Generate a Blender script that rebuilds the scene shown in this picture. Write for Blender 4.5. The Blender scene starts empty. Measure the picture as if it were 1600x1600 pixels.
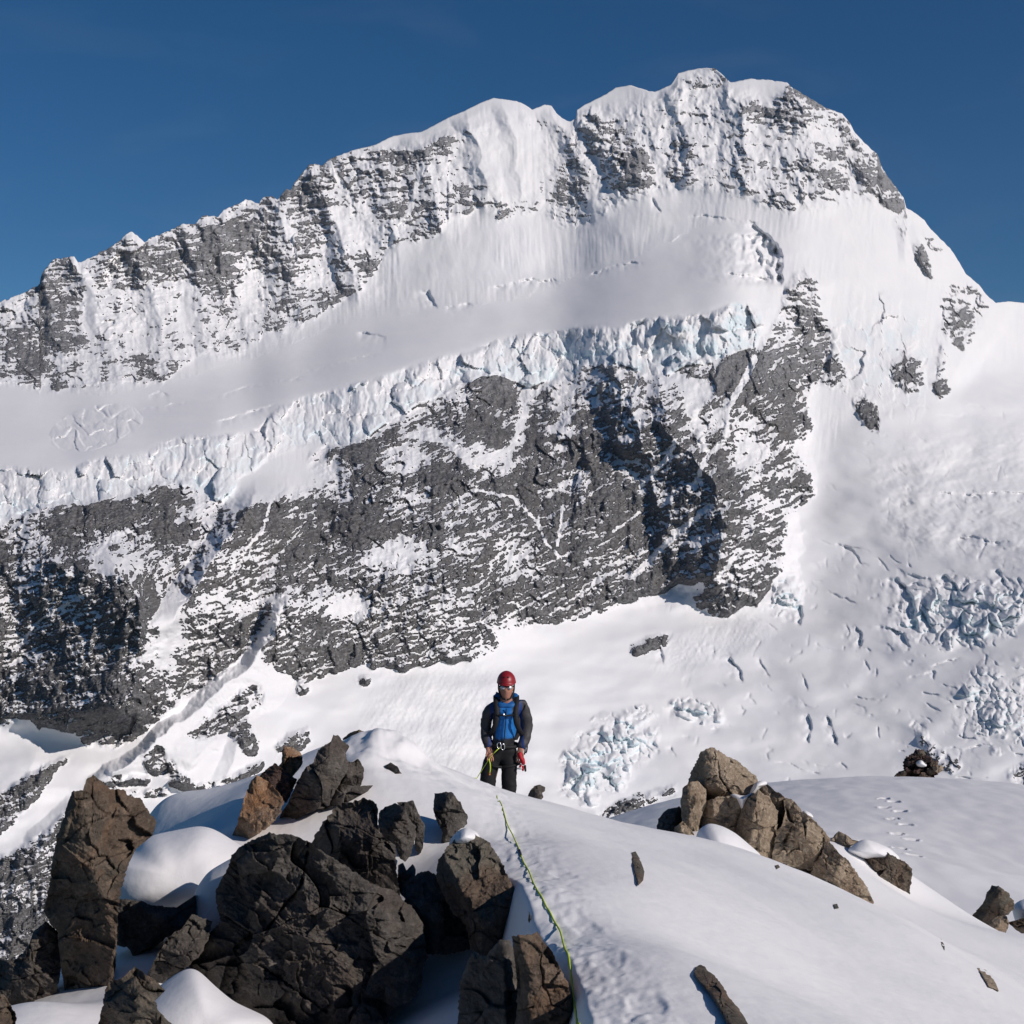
import bpy, math, random, time
import numpy as np
from mathutils import Vector
T0 = time.time()
F = 2200.0                      # focal length of the photograph in its own pixels (1600 wide)
scene = bpy.context.scene
COL = scene.collection

# ------------------------------------------------------------------ camera, light, sky
cd = bpy.data.cameras.new('camera'); cam = bpy.data.objects.new('camera', cd); COL.objects.link(cam)
cam.location = (0, 0, 0); cam.rotation_euler = (math.radians(90), 0, 0)
cd.sensor_width = 36; cd.lens = 36 * F / 1600.0; cd.clip_start = 0.05; cd.clip_end = 60000
scene.camera = cam
SUN_AZ, SUN_EL = math.radians(SUN_AZ_DEG) if 'SUN_AZ_DEG' in globals() else math.radians(60), math.radians(28.5)
# azimuth measured from "behind the camera" (-Y) towards the right (+X)
sdir = Vector((math.sin(SUN_AZ)*math.cos(SUN_EL), -math.cos(SUN_AZ)*math.cos(SUN_EL), math.sin(SUN_EL)))
sl = bpy.data.lights.new('sun', 'SUN'); sun = bpy.data.objects.new('sun', sl); COL.objects.link(sun)
sl.energy = 3.55; sl.angle = math.radians(0.5); sl.color = (1.0, 0.905, 0.835)
sun.rotation_euler = sdir.to_track_quat('Z', 'Y').to_euler()
w = bpy.data.worlds.new('World'); scene.world = w; w.use_nodes = True
nt = w.node_tree; nt.nodes.clear()
out = nt.nodes.new('ShaderNodeOutputWorld'); bg = nt.nodes.new('ShaderNodeBackground')
sky = nt.nodes.new('ShaderNodeTexSky'); sky.sky_type = 'NISHITA'; sky.sun_disc = False
sky.sun_elevation = SUN_EL; sky.sun_rotation = math.atan2(sdir.x, sdir.y)
sky.altitude = 2600; sky.air_density = 1.0; sky.dust_density = 0.05; sky.ozone_density = 3.2
bg.inputs['Strength'].default_value = 0.056
# faint cirrus wisps
tc = nt.nodes.new('ShaderNodeTexCoord'); mp = nt.nodes.new('ShaderNodeMapping')
mp.inputs['Scale'].default_value = (2.2, 1.0, 9.0); mp.inputs['Rotation'].default_value = (0, 0.12, 0)
nz = nt.nodes.new('ShaderNodeTexNoise'); nz.inputs['Scale'].default_value = 3.0; nz.inputs['Detail'].default_value = 7; nz.inputs['Distortion'].default_value = 0.6
cr = nt.nodes.new('ShaderNodeMapRange'); cr.inputs['From Min'].default_value = 0.52; cr.inputs['From Max'].default_value = 0.86; cr.inputs['To Max'].default_value = 0.07
mx = nt.nodes.new('ShaderNodeMix'); mx.data_type = 'RGBA'
mx.inputs[7].default_value = (5.5, 6.2, 7.0, 1)
hs = nt.nodes.new('ShaderNodeHueSaturation'); hs.inputs['Saturation'].default_value = 1.30
nt.links.new(tc.outputs['Generated'], mp.inputs['Vector']); nt.links.new(mp.outputs[0], nz.inputs['Vector'])
nt.links.new(nz.outputs[0], cr.inputs[0]); nt.links.new(cr.outputs[0], mx.inputs[0])
nt.links.new(sky.outputs[0], hs.inputs['Color']); nt.links.new(hs.outputs[0], mx.inputs[6])
nt.links.new(mx.outputs[2], bg.inputs[0]); nt.links.new(bg.outputs[0], out.inputs[0])
scene.view_settings.view_transform = 'Standard'; scene.view_settings.look = 'None'
scene.view_settings.exposure = 0.0; scene.view_settings.gamma = 1.0
try: scene.view_settings.use_curve_mapping = False
except Exception: pass
scene.render.engine = 'CYCLES'
scene.cycles.max_bounces = 5; scene.cycles.diffuse_bounces = 4

# ------------------------------------------------------------------ noise in numpy
from concurrent.futures import ThreadPoolExecutor
POOL = ThreadPoolExecutor(4)
def par(fn):
    """run a numpy function over slices of its (equally shaped) array arguments in threads"""
    def w(*a, **k):
        n = max((len(x) for x in a if isinstance(x, np.ndarray) and x.ndim), default=0)
        if n < 64 or all(getattr(x, 'size', 0) < 40000 for x in a): return fn(*a, **k)
        cut = np.linspace(0, n, 9).astype(int)
        jobs = [POOL.submit(fn, *[x[i:j] if isinstance(x, np.ndarray) else x for x in a], **k) for i, j in zip(cut[:-1], cut[1:])]
        r = [f.result() for f in jobs]
        return tuple(np.concatenate(q) for q in zip(*r)) if isinstance(r[0], tuple) else np.concatenate(r)
    return w
_rs = np.random.RandomState(7)
_ga = _rs.rand(65536)*2*math.pi; GX2 = np.cos(_ga).astype(np.float32); GY2 = np.sin(_ga).astype(np.float32)
RA = _rs.rand(65536).astype(np.float32); RB = _rs.rand(65536).astype(np.float32); RC = _rs.rand(65536).astype(np.float32); RD = _rs.rand(65536).astype(np.float32)
PERM = _rs.randint(0, 65536, 65536).astype(np.int32)
_g3 = _rs.randn(65536, 3); _g3 /= np.linalg.norm(_g3, axis=1, keepdims=True); G3X, G3Y, G3Z = [_g3[:, i].astype(np.float32).copy() for i in range(3)]
def _cell(ix, iy, seed): return ((ix*157+seed*8191) ^ (iy*311+(iy << 8)) ^ (ix << 7)) & 65535
def _gn2(x, y, seed=0):
    x = x.astype(np.float32); y = y.astype(np.float32)
    jx = np.floor(x); jy = np.floor(y); fx = x-jx; fy = y-jy
    ix = jx.astype(np.int32); iy = jy.astype(np.int32)
    u = fx*fx*fx*(fx*(fx*6-15)+10); v = fy*fy*fy*(fy*(fy*6-15)+10)
    def g(dx, dy):
        h = PERM[_cell(ix+dx, iy+dy, seed)]
        return GX2[h]*(fx-dx)+GY2[h]*(fy-dy)
    a = g(0, 0); a += (g(1, 0)-a)*u
    c = g(0, 1); c += (g(1, 1)-c)*u
    a += (c-a)*v
    return a*np.float32(1.5)
gn2 = _gn2
@par
def fbm(x, y, o=4, seed=0, gain=.5, lac=2.03):
    s = 0; a = 1.0; t = 0
    for k in range(o):
        s = s+a*gn2(x, y, seed+k*17); t += a; x = x*lac+13.7; y = y*lac+7.1; a *= gain
    return s/t*1.4
@par
def ridged(x, y, o=4, seed=0, gain=.5):
    s = 0; a = 1.0; t = 0
    for k in range(o):
        s = s+a*(1-np.abs(gn2(x, y, seed+k*17))*2); t += a; x = x*2.03+3.7; y = y*2.03+9.1; a *= gain
    return s/t
def gn3(p, seed=0):
    j = np.floor(p); f = (p-j).astype(np.float32); i = j.astype(np.int32); u = f*f*f*(f*(f*6-15)+10)
    fx, fy, fz = f[:, 0], f[:, 1], f[:, 2]
    def g(dx, dy, dz):
        h = PERM[(PERM[_cell(i[:, 0]+dx, i[:, 1]+dy, seed)]+(i[:, 2]+dz)*733) & 65535]
        return G3X[h]*(fx-dx)+G3Y[h]*(fy-dy)+G3Z[h]*(fz-dz)
    l = lambda a, b, t: a+(b-a)*t
    x0 = l(l(g(0,0,0), g(1,0,0), u[:,0]), l(g(0,1,0), g(1,1,0), u[:,0]), u[:,1])
    x1 = l(l(g(0,0,1), g(1,0,1), u[:,0]), l(g(0,1,1), g(1,1,1), u[:,0]), u[:,1])
    return 1.5*l(x0, x1, u[:, 2])
@par
def fbm3(p, o=4, seed=0, gain=.5):
    s = 0; a = 1.0; t = 0; p = np.array(p, dtype=np.float64)
    for k in range(o):
        s = s+a*gn3(p, seed+k*17); t += a; p = p*2.03+5.3; a *= gain
    return s/t*1.4
@par
def vor2(x, y, seed=0):
    """nearest cell: F1, F2, cell hash 0..1 (two of them), offset to the seed"""
    x = x.astype(np.float32); y = y.astype(np.float32)
    ix = np.floor(x).astype(np.int32); iy = np.floor(y).astype(np.int32)
    f1 = np.full(x.shape, 9., np.float32); f2 = f1.copy(); hb = np.zeros(x.shape, np.int32); ox = np.zeros_like(f1); oy = np.zeros_like(f1)
    for dx in (-1, 0, 1):
        for dy in (-1, 0, 1):
            cx = ix+dx; cy = iy+dy; h = PERM[_cell(cx, cy, seed)]
            ex = x-cx-.1-.8*RA[h]; ey = y-cy-.1-.8*RB[h]; d = ex*ex+ey*ey
            m = d < f1
            f2 = np.where(m, f1, np.minimum(f2, d))
            hb = np.where(m, h, hb); ox = np.where(m, ex, ox); oy = np.where(m, ey, oy); f1 = np.where(m, d, f1)
    return np.sqrt(f1), np.sqrt(f2), RC[hb], RD[hb], ox, oy
def sstep(a, b, x):
    t = np.clip((x-a)/(b-a), 0, 1); return t*t*(3-2*t)
def inpoly(X, Y, pts):
    r = np.zeros(X.shape, bool); n = len(pts)
    xs = [p[0] for p in pts]; ys = [p[1] for p in pts]
    bb = (X >= min(xs)) & (X <= max(xs)) & (Y >= min(ys)) & (Y <= max(ys))
    x = X[bb]; y = Y[bb]; c = np.zeros(x.shape, bool)
    for i in range(n):
        x1, y1 = pts[i]; x2, y2 = pts[(i+1) % n]
        if y1 == y2: continue
        cond = ((y1 > y) != (y2 > y)) & (x < (x2-x1)*(y-y1)/(y2-y1)+x1)
        c ^= cond
    r[bb] = c; return r
def box1(a, r, ax):
    if r < 1: return a
    n = a.shape[ax]; pad = [(0, 0)]*a.ndim; pad[ax] = (r+1, r)
    c = np.cumsum(np.pad(a, pad, mode='edge').astype(np.float64), axis=ax)
    hi = np.take(c, np.arange(2*r+1, 2*r+1+n), axis=ax); lo = np.take(c, np.arange(0, n), axis=ax)
    return (hi-lo)/(2*r+1)
def blur(a, rx, ry=None, it=2):
    ry = rx if ry is None else ry
    for _ in range(it):
        a = box1(a, int(rx), 0); a = box1(a, int(ry), 1)
    return a
def px2w(px, py, D):
    return np.stack([(px-800)/F*D, D+0*px, (800-py)/F*D], -1)

# ------------------------------------------------------------------ mesh + material helpers
def grid_mesh(name, P, mat, attrs=None, smooth=True, keep=None, wrap=False):
    """P: (nx, ny, 3) array of points -> one quad mesh"""
    nx, ny = P.shape[:2]
    idx = np.arange(nx*ny).reshape(nx, ny)
    if wrap: idx = np.concatenate([idx, idx[:1]], 0)
    q = np.stack([idx[:-1, :-1], idx[:-1, 1:], idx[1:, 1:], idx[1:, :-1]], -1)
    q = q[keep] if keep is not None else q.reshape(-1, 4)
    return raw_mesh(name, P.reshape(-1, 3), q, mat, attrs, smooth)
def raw_mesh(name, V, Q, mat, attrs=None, smooth=True, parent=None):
    me = bpy.data.meshes.new(name); n = len(V); k = Q.shape[1]
    me.vertices.add(n); me.vertices.foreach_set('co', np.ascontiguousarray(V, np.float32).ravel())
    me.loops.add(Q.size); me.loops.foreach_set('vertex_index', np.ascontiguousarray(Q, np.int32).ravel())
    me.polygons.add(len(Q)); me.polygons.foreach_set('loop_start', np.arange(0, Q.size, k, dtype=np.int32))
    try: me.polygons.foreach_set('loop_total', np.full(len(Q), k, np.int32))
    except Exception: pass
    me.polygons.foreach_set('use_smooth', np.full(len(Q), smooth, bool))
    me.update(calc_edges=True)
    for a, v in (attrs or {}).items():
        at = me.attributes.new(a, 'FLOAT', 'POINT'); at.data.foreach_set('value', np.ascontiguousarray(v, np.float32).ravel())
    if mat is not None: me.materials.append(mat)
    o = bpy.data.objects.new(name, me); COL.objects.link(o)
    if parent is not None: o.parent = parent
    return o
def tag(o, label=None, cat=None, group=None, kind=None):
    if label: o['label'] = label
    if cat: o['category'] = cat
    if group: o['group'] = group
    if kind: o['kind'] = kind
    return o
class NT:
    def __init__(s, name):
        s.m = bpy.data.materials.new(name); s.m.use_nodes = True; s.t = s.m.node_tree
        s.t.nodes.clear(); s.out = s.n('ShaderNodeOutputMaterial'); s.b = s.n('ShaderNodeBsdfPrincipled')
        s.t.links.new(s.b.outputs[0], s.out.inputs[0])
    def n(s, ty, **kw):
        nd = s.t.nodes.new(ty)
        for k, v in kw.items(): setattr(nd, k, v)
        return nd
    def l(s, a, b): s.t.links.new(a, b)
    def val(s, inp, v):
        if hasattr(v, 'links') or isinstance(v, bpy.types.NodeSocket): s.l(v, inp)
        else: inp.default_value = v
    def mix(s, f, a, b, mode='MIX'):
        m = s.n('ShaderNodeMix', data_type='RGBA', blend_type=mode)
        for i, v in ((0, f), (6, a), (7, b)):
            s.val(m.inputs[i], (tuple(v)+(1,))[:4] if isinstance(v, (tuple, list)) else v)
        return m.outputs[2]
    def math(s, op, a, b=0.0, clamp=False):
        m = s.n('ShaderNodeMath', operation=op, use_clamp=clamp); s.val(m.inputs[0], a); s.val(m.inputs[1], b); return m.outputs[0]
    def attr(s, name): return s.n('ShaderNodeAttribute', attribute_name=name).outputs['Fac']
    def noise(s, vec, scale, detail=5, rough=.55, dist=0, sc3=None, rot=None):
        if sc3 or rot:
            mp = s.n('ShaderNodeMapping'); s.l(vec, mp.inputs[0])
            if sc3: mp.inputs['Scale'].default_value = sc3
            if rot: mp.inputs['Rotation'].default_value = rot
            vec = mp.outputs[0]
        t = s.n('ShaderNodeTexNoise'); s.l(vec, t.inputs['Vector']); t.inputs['Scale'].default_value = scale
        t.inputs['Detail'].default_value = detail; t.inputs['Roughness'].default_value = rough; t.inputs['Distortion'].default_value = dist
        return t.outputs[0]
    def ramp(s, f, stops):
        r = s.n('ShaderNodeValToRGB'); s.val(r.inputs[0], f); e = r.color_ramp.elements
        while len(e) < len(stops): e.new(0.5)
        for el, (p, c) in zip(e, stops): el.position = p; el.color = (tuple(c)+(1,))[:4]
        return r.outputs[0]
    def rng(s, v, a, b, c=0., d=1.):
        m = s.n('ShaderNodeMapRange'); s.val(m.inputs[0], v)
        for i, x in enumerate((a, b, c, d)): m.inputs[i+1].default_value = x
        return m.outputs[0]
    def bump(s, h, strength=.3, dist=.02, prev=None):
        b = s.n('ShaderNodeBump'); b.inputs['Strength'].default_value = strength; b.inputs['Distance'].default_value = dist
        s.l(h, b.inputs['Height'])
        if prev is not None: s.l(prev, b.inputs['Normal'])
        return b.outputs[0]
def simple_mat(name, col, rough=.6, metal=0., noise=.12, scale=40, spec=.5):
    m = NT(name); tc = m.n('ShaderNodeTexCoord').outputs['Object']
    n = m.noise(tc, scale, 4)
    f = m.rng(n, .3, .7, 1-noise, 1+noise)
    c = m.n('ShaderNodeVectorMath', operation='SCALE'); c.inputs[0].default_value = col[:3]; m.l(f, c.inputs['Scale'])
    m.l(c.outputs[0], m.b.inputs['Base Color']); m.b.inputs['Roughness'].default_value = rough; m.b.inputs['Metallic'].default_value = metal
    m.b.inputs['Specular IOR Level'].default_value = spec
    return m.m
# ================================================================== the mountain, its glaciers
SKY = [(-120,520),(-60,500),(0,472),(41,456),(62,444),(64,431),(75,414),(84,405),(116,400),(122,412),(129,407),(146,401),(187,377),(195,367),(206,362),(214,367),(225,379),(232,373),(259,363),(285,350),(306,350),(316,337),(330,336),(340,340),(350,328),(385,312),(400,316),(405,318),(411,308),(422,306),(434,312),(447,295),(452,297),(462,284),(475,267),(484,257),(499,256),(505,259),(512,250),(550,235),(587,226),(610,214),(632,209),(659,206),(700,184),(726,173),(752,160),(771,153),(794,156),(814,160),(831,171),(837,169),(850,164),(861,164),(869,177),(884,188),(891,190),(899,186),(902,171),(917,162),(947,147),(962,137),(985,133),(1000,138),(1022,144),(1049,132),(1056,121),(1060,114),(1090,107),(1116,106),(1129,117),(1142,129),(1172,123),(1202,125),(1229,129),(1240,138),(1262,151),(1289,168),(1315,177),(1326,189),(1334,204),(1349,222),(1371,241),(1379,264),(1401,294),(1412,309),(1416,324),(1439,339),(1461,365),(1484,387),(1499,410),(1510,429),(1529,444),(1540,459),(1555,473),(1575,471),(1600,473),(1640,478),(1680,495),(1740,540)]
NX, NY = 1300, 960
pxl = np.linspace(-90, 1690, NX)
sk = np.interp(pxl, [p[0] for p in SKY], [p[1] for p in SKY])
sk_s = box1(box1(np.interp(np.arange(-400,2000,1.), [p[0] for p in SKY], [p[1] for p in SKY]), 45, 0), 45, 0)
rough_sky = np.interp(pxl, [-90,500,560,760,860,900,1050,1150,1250,1400,1555,1600], [1.6,1.6,.5,.3,1,.6,.5,.6,1.2,1.2,.8,.1])
sk = sk + rough_sky*(fbm(pxl/9., pxl*0, 3, 5)*1.8)
PB = 1600.0
t = np.linspace(0, 1, NY)[None, :]
PX = np.repeat(pxl[:, None], NY, 1); PY = sk[:, None]+(PB-sk[:, None])*t
WX = PX+5*fbm(PX/22, PY/22, 3, 101); WY = PY+5*fbm(PX/22, PY/22, 3, 202)      # ragged borders
RX = PX+9*fbm(PX/16, PY/16, 4, 103); RY = PY+9*fbm(PX/16, PY/16, 4, 204)

# --- regions
WALL_TOP = [(-95,840),(0,817),(26,804),(67,791),(105,787),(142,784),(169,780),(210,772),(244,757),(296,757),(319,776),(345,776),(375,800),(400,792),(430,775),(465,752),(483,728),(478,706),(490,700),(525,697),(556,693),(586,676),(624,646),(657,635),(710,603),(740,592),(770,586),(800,592),(819,601),(837,603),(867,590),(912,571),(946,566),(969,567),(1002,582),(1040,585),(1075,570),(1112,569),(1150,549),(1180,540)]
WALL_BOT = [(1215,640),(1251,707),(1270,767),(1270,782),(1240,797),(1221,805),(1227,831),(1225,865),(1214,895),(1199,917),(1184,944),(1161,940),(1142,959),(1120,959),(1090,940),(1084,936),(1109,910),(1060,904),(1041,921),(1002,931),(912,961),(826,976),(774,984),(777,1015),(740,1032),(680,1032),(624,1044),(575,1036),(560,1037),(519,1050),(480,1060),(439,1052),(409,1022),(405,992),(437,929),(427,962),(382,1022),(352,1056),(292,1086),(240,1124),(210,1157),(187,1165),(161,1165),(154,1138),(150,1154),(135,1159),(112,1139),(67,1131),(49,1120),(22,1120),(0,1135),(-95,1150)]
WALL = WALL_TOP+WALL_BOT
RIB = [(1240,425),(1262,420),(1280,450),(1275,480),(1300,520),(1310,560),(1325,590),(1320,610),(1300,603),(1265,610),(1255,640),(1270,655),(1262,680),(1245,690),(1200,660),(1150,620),(1130,580),(1150,549),(1190,542),(1215,500)]
SER_TOP = [(-95,735),(0,727),(60,731),(112,735),(135,720),(169,711),(225,709),(255,690),(292,679),(337,679),(386,675),(405,667),(431,637),(476,619),(525,607),(587,591),(662,565),(700,554),(737,550),(775,531),(812,522),(876,516),(944,509),(962,512),(1000,500),(1030,494),(1075,492),(1110,488),(1157,470),(1187,484),(1195,505)]
SERAC = SER_TOP+[p for p in WALL_TOP[::-1] if p[0] >= 525]+[(490,690),(455,700),(420,716),(392,735),(372,752),(362,775),(345,782),(319,776),(296,757),(244,757),(210,772),(169,780),(142,784),(105,787),(67,791),(26,804),(0,817),(-95,840)]
PLAT_TOP = [(-95,600),(0,600),(100,614),(160,618),(255,604),(330,575),(400,560),(480,528),(530,505),(560,500),(640,488),(720,480),(800,468),(860,450),(920,420),(1000,400),(1080,360),(1140,345),(1180,355),(1217,400),(1215,440),(1225,470)]
PLAT = PLAT_TOP+[(1187,484)]+SER_TOP[::-1][2:]
UPROCK = [(-95,520)]+[(p[0],p[1]-30) for p in SKY if 0 <= p[0] <= 560]+[(600,235),(655,232),(700,205),(735,195),(790,190),(840,180),(880,195),(905,215),(925,260),(921,321),(932,349),(887,359),(846,329),(812,332),(786,347),(749,321),(700,347),(677,370),(629,377),(610,385),(599,411),(576,437),(535,475),(512,482),(471,509),(456,524),(424,515),(400,530),(385,552),(360,556),(320,556),(300,560),(270,582),(255,596),(190,600),(160,607),(100,610),(0,598),(-95,600)]
ISL = [  # polygon, density
 ([(902,171),(925,168),(960,200),(1000,215),(1018,260),(1015,290),(975,285),(955,250),(930,240),(905,190)], .62),
 ([(1045,230),(1062,205),(1086,225),(1086,275),(1060,285),(1044,275)], .6),
 ([(1056,118),(1090,104),(1118,104),(1142,128),(1142,150),(1110,138),(1085,145),(1060,138)], .55),
 ([(1088,178),(1118,172),(1122,196),(1090,198)], .6),
 ([(1150,162),(1185,150),(1200,178),(1225,190),(1222,200),(1190,190),(1155,184)], .55),
 ([(1217,150),(1240,136),(1315,175),(1334,202),(1340,215),(1310,208),(1290,190),(1255,200),(1235,206),(1210,195),(1190,178)], .68),
 ([(1277,234),(1318,230),(1322,246),(1290,249)], .58),
 ([(1225,250),(1258,238),(1265,262),(1255,280),(1228,272)], .5),
 ([(1275,262),(1300,258),(1328,278),(1322,300),(1296,300)], .5),
 ([(1150,205),(1160,225),(1175,280),(1170,300),(1150,270)], .45),
 ([(1199,302),(1240,310),(1285,298),(1284,312),(1235,326),(1205,318)], .5),
 ([(1326,252),(1371,240),(1380,265),(1402,292),(1416,325),(1390,325),(1365,300),(1350,285)], .55),
 ([(1400,345),(1416,335),(1418,375),(1405,370)], .35),
 ([(1427,385),(1440,380),(1458,430),(1445,428)], .6),
 ([(1445,360),(1475,380),(1475,395),(1450,385)], .4),
 ([(1470,450),(1510,440),(1545,470),(1530,515),(1505,545),(1480,530),(1468,500)], .58),
 ([(1457,595),(1480,590),(1482,612),(1462,620)], .75),
 ([(1390,575),(1420,552),(1440,560),(1442,600),(1430,612),(1395,600)], .55),
 ([(1465,530),(1480,545),(1472,590),(1462,585)], .5),
 ([(1330,625),(1345,615),(1365,625),(1372,650),(1370,672),(1355,668),(1340,640)], .62),
 ([(1220,745),(1262,735),(1266,752),(1225,758)], .6),
 # lower mountain
 ([(985,1010),(1010,998),(1035,992),(1050,997),(1040,1005),(1005,1016),(988,1020)], .8),
 ([(932,1272),(960,1258),(1020,1240),(1058,1228),(1056,1240),(1010,1252),(975,1275),(940,1280)], .72),
 ([(292,1150),(330,1120),(370,1080),(405,1070),(409,1095),(380,1120),(340,1150),(300,1156)], .66),
 ([(360,1140),(385,1120),(400,1150),(401,1176),(390,1180),(375,1160)], .68),
 ([(225,1190),(248,1166),(262,1190),(300,1222),(345,1222),(380,1205),(412,1188),(408,1200),(370,1222),(300,1236),(262,1220),(235,1200)], .85),
 ([(161,1220),(200,1212),(232,1214),(230,1224),(170,1228)], .65),
 ([(180,1236),(260,1234),(262,1242),(185,1243)], .6),
 ([(429,1165),(450,1150),(480,1140),(484,1160),(470,1170),(432,1172)], .55),
 ([(555,1062),(572,1056),(580,1068),(562,1072)], .6),
 ([(462,1068),(478,1062),(482,1080),(468,1082)], .7),
 ([(112,1181),(75,1195),(30,1222),(0,1240),(-95,1290),(-95,1330),(0,1300),(22,1282),(75,1224),(85,1205)], .72),
 ([(105,1262),(130,1290),(168,1325),(190,1352),(230,1372),(262,1410),(240,1450),(275,1490),(215,1530),(120,1555),(-95,1560),(-95,1360),(0,1340),(37,1322),(79,1292)], .66),
 ([(1428,1125),(1440,1130),(1455,1160),(1500,1190),(1490,1210),(1460,1190),(1440,1165)], .42),
 ([(1575,1205),(1600,1190),(1650,1240),(1640,1270),(1590,1235)], .45),
]
def mk(poly, wx=WX, wy=WY): return inpoly(wx, wy, poly).astype(np.float32)
mwall = mk(WALL, RX, RY); mrib = mk(RIB, RX, RY); mser = mk(SERAC); mplat = mk(PLAT); mup = mk(UPROCK, RX, RY)
# ground that lies below the wall: snow slopes and the lower glacier
BLX = ([-95,0,50,160,210,300,437,520,640,777,912,1041,1142,1200,1225,1270,1345,1420,1500,1600,1690], [1145,1128,1120,1160,1157,1086,930,1045,1040,1000,962,921,958,917,850,740,640,600,600,560,560])
bl = np.interp(PX, *BLX)
mlow = (PY > bl).astype(np.float32)
mlow *= (1-mwall)
dens = .60*mwall+.60*mrib+.60*mup
dens *= np.where(PX < 500, 1.0, 1.0)
dens = dens - .18*mup*sstep(560, 760, PX)
SUMM = [(895,190),(917,175),(985,165),(1050,130),(1142,140),(1200,160),(1240,140),(1330,200),(1375,250),(1416,325),(1340,310),(1290,330),(1200,330),(1165,310),(1090,290),(1010,300),(940,335)]
msum = blur(mk(SUMM, RX, RY), 5, 5); dens = np.maximum(dens, .165*msum)-.115*mup-.09*msum*(dens > .3)
IX = PX+5*fbm(PX/10, PY/10, 3, 303); IY = PY+5*fbm(PX/10, PY/10, 3, 404)
for poly, d in ISL:
    m = mk(poly, IX, IY); dens = np.where(m > 0, d-.06*(PY < 640), dens)
# big variations inside the wall: snowier and barer patches, hand placed (x, y, rx, ry, amount)
for (cx, cy, rx_, ry_, am) in [
  (1035,820,110,120,.22),(1060,700,60,60,.2),(980,640,50,70,.10),(90,1020,130,120,.28),(30,900,60,80,.2),(745,630,75,45,.22),(180,815,70,40,.1),(850,760,120,90,.16),(640,760,60,60,.03),(800,900,90,70,.10),
  (180,885,45,22,-.55),(85,945,55,22,-.45),(640,865,70,22,-.32),(700,690,70,26,-.30),(770,715,45,18,-.5),(815,670,12,60,-.55),(590,730,80,30,-.08),(470,760,60,26,-.1),(535,950,42,16,-.8),(300,930,30,60,-.15),(265,975,22,45,-.8),(335,945,60,20,-.35),(250,1035,35,30,-.5),(360,830,30,70,-.2),(560,870,60,30,-.2),(720,960,50,60,-.18),(660,1010,110,26,-.1),(760,1010,30,30,-.4),
  (1090,640,50,60,-.35),(1170,640,40,40,-.12),(1175,720,55,40,-.22),(1200,790,40,40,-.25),(1165,860,50,50,-.12),(1180,680,18,60,-.2),(1235,690,30,40,-.2),(1040,600,60,30,-.35),(880,640,14,50,-.25),(905,600,30,30,-.25),(430,745,70,22,-.8),
  (1240,560,60,60,.06),(1215,720,40,20,.1),(1225,840,20,60,.15),(1150,900,60,40,.25),
  (80,440,50,40,.18),(60,540,70,30,.08),(200,410,40,30,.15),(150,560,60,40,-.15),(140,480,10,60,-.6),(310,420,60,60,.1),(480,300,50,40,.2),(560,270,60,30,.12),(420,400,60,50,.08),(640,300,50,50,-.1),(560,360,40,50,-.3),(500,420,70,50,-.22),(330,500,90,40,-.22),(240,530,60,40,-.1),(240,450,20,60,-.18),(290,470,12,50,-.4),(700,250,40,50,.02),(720,330,50,40,.05),(810,260,50,60,-.42),(830,210,60,20,-.12),(760,240,50,50,-.18),(880,320,30,40,.08),(700,300,40,40,-.1),(530,330,14,40,-.4),(445,350,12,40,-.4),(390,440,12,40,-.3),
  ]:
    q = ((PX-cx)/rx_)**2+((PY-cy)/ry_)**2
    dens = dens+am*np.exp(-q*1.1)*(dens > .05)
densb = np.clip(blur(dens+.035*mwall, 4, 4, 2), 0, .71)

# --- slopes (degrees) on a regular raster, integrated upwards into distance
cgx = np.arange(-120, 1721, 4.); cgy = np.arange(60, 1701, 2.)
GX, GY = np.meshgrid(cgx, cgy, indexing='ij')
gm = lambda p: inpoly(GX, GY, p).astype(np.float32)
glow = (GY > np.interp(GX, *BLX)).astype(np.float32)*(1-gm(WALL))
slope = np.full(GX.shape, 47.0)
slope = np.where(gm(UPROCK) > 0, 55, slope)
slope = np.where(glow > 0, np.interp(GX, [0,400,700,900,1100,1300,1600], [30,32,33,27,24,24,28]), slope)
slope = np.where((glow > 0) & (GX > 1180) & (GY < 900), 38, slope)
slope = np.where((GX < 460) & (GY > 1130) & (glow > 0), 38, slope)
slope = np.where(gm(WALL) > 0, 60, slope); slope = np.where(gm(RIB) > 0, 56, slope)
slope = blur(slope, 5, 6)
q = blur(gm(PLAT), 5, 16); q = np.where(GY > np.interp(GX, [p[0] for p in SER_TOP], [p[1] for p in SER_TOP])-12, gm(PLAT), q); q = blur(q, 1, 3)
slope = slope*(1-q)+q*(np.interp(GX, [0,100,300,900,1000,1200], [24,23,19.5,22,25,30])+1.5*fbm(GX/150, GY/60, 2, 5))
q = blur(gm(SERAC), 1, 2, 1); slope = slope*(1-q)+q*76
g = 2./F/np.maximum(np.tan(np.radians(slope))-(800-GY)/F, .07)
Lg = np.cumsum(g[:, ::-1], 1)[:, ::-1]
jt = np.clip(((np.interp(cgx, np.arange(-400,2000,1.), sk_s)-60)/2).astype(int), 0, len(cgy)-1)
tot = Lg[np.arange(len(cgx)), jt]
tot = box1(box1(tot, 6, 0), 6, 0)
targ = np.interp(cgx, [-90,200,500,800,1100,1300,1450,1555,1690], [.92,.95,.99,1.0,1.0,.97,.95,1.0,1.12])
Lg = Lg+(targ-tot)[:, None]*(1-sstep(420, 960, cgy))[None, :]
Ls = Lg
for _ in range(3): Lg = box1(Lg, 5, 0); Ls = box1(Ls, 26, 0)
q = sstep(940, 1080, cgy)[None, :]; Lg = Lg*(1-q)+Ls*q
Lg = box1(Lg, 1, 1)
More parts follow.
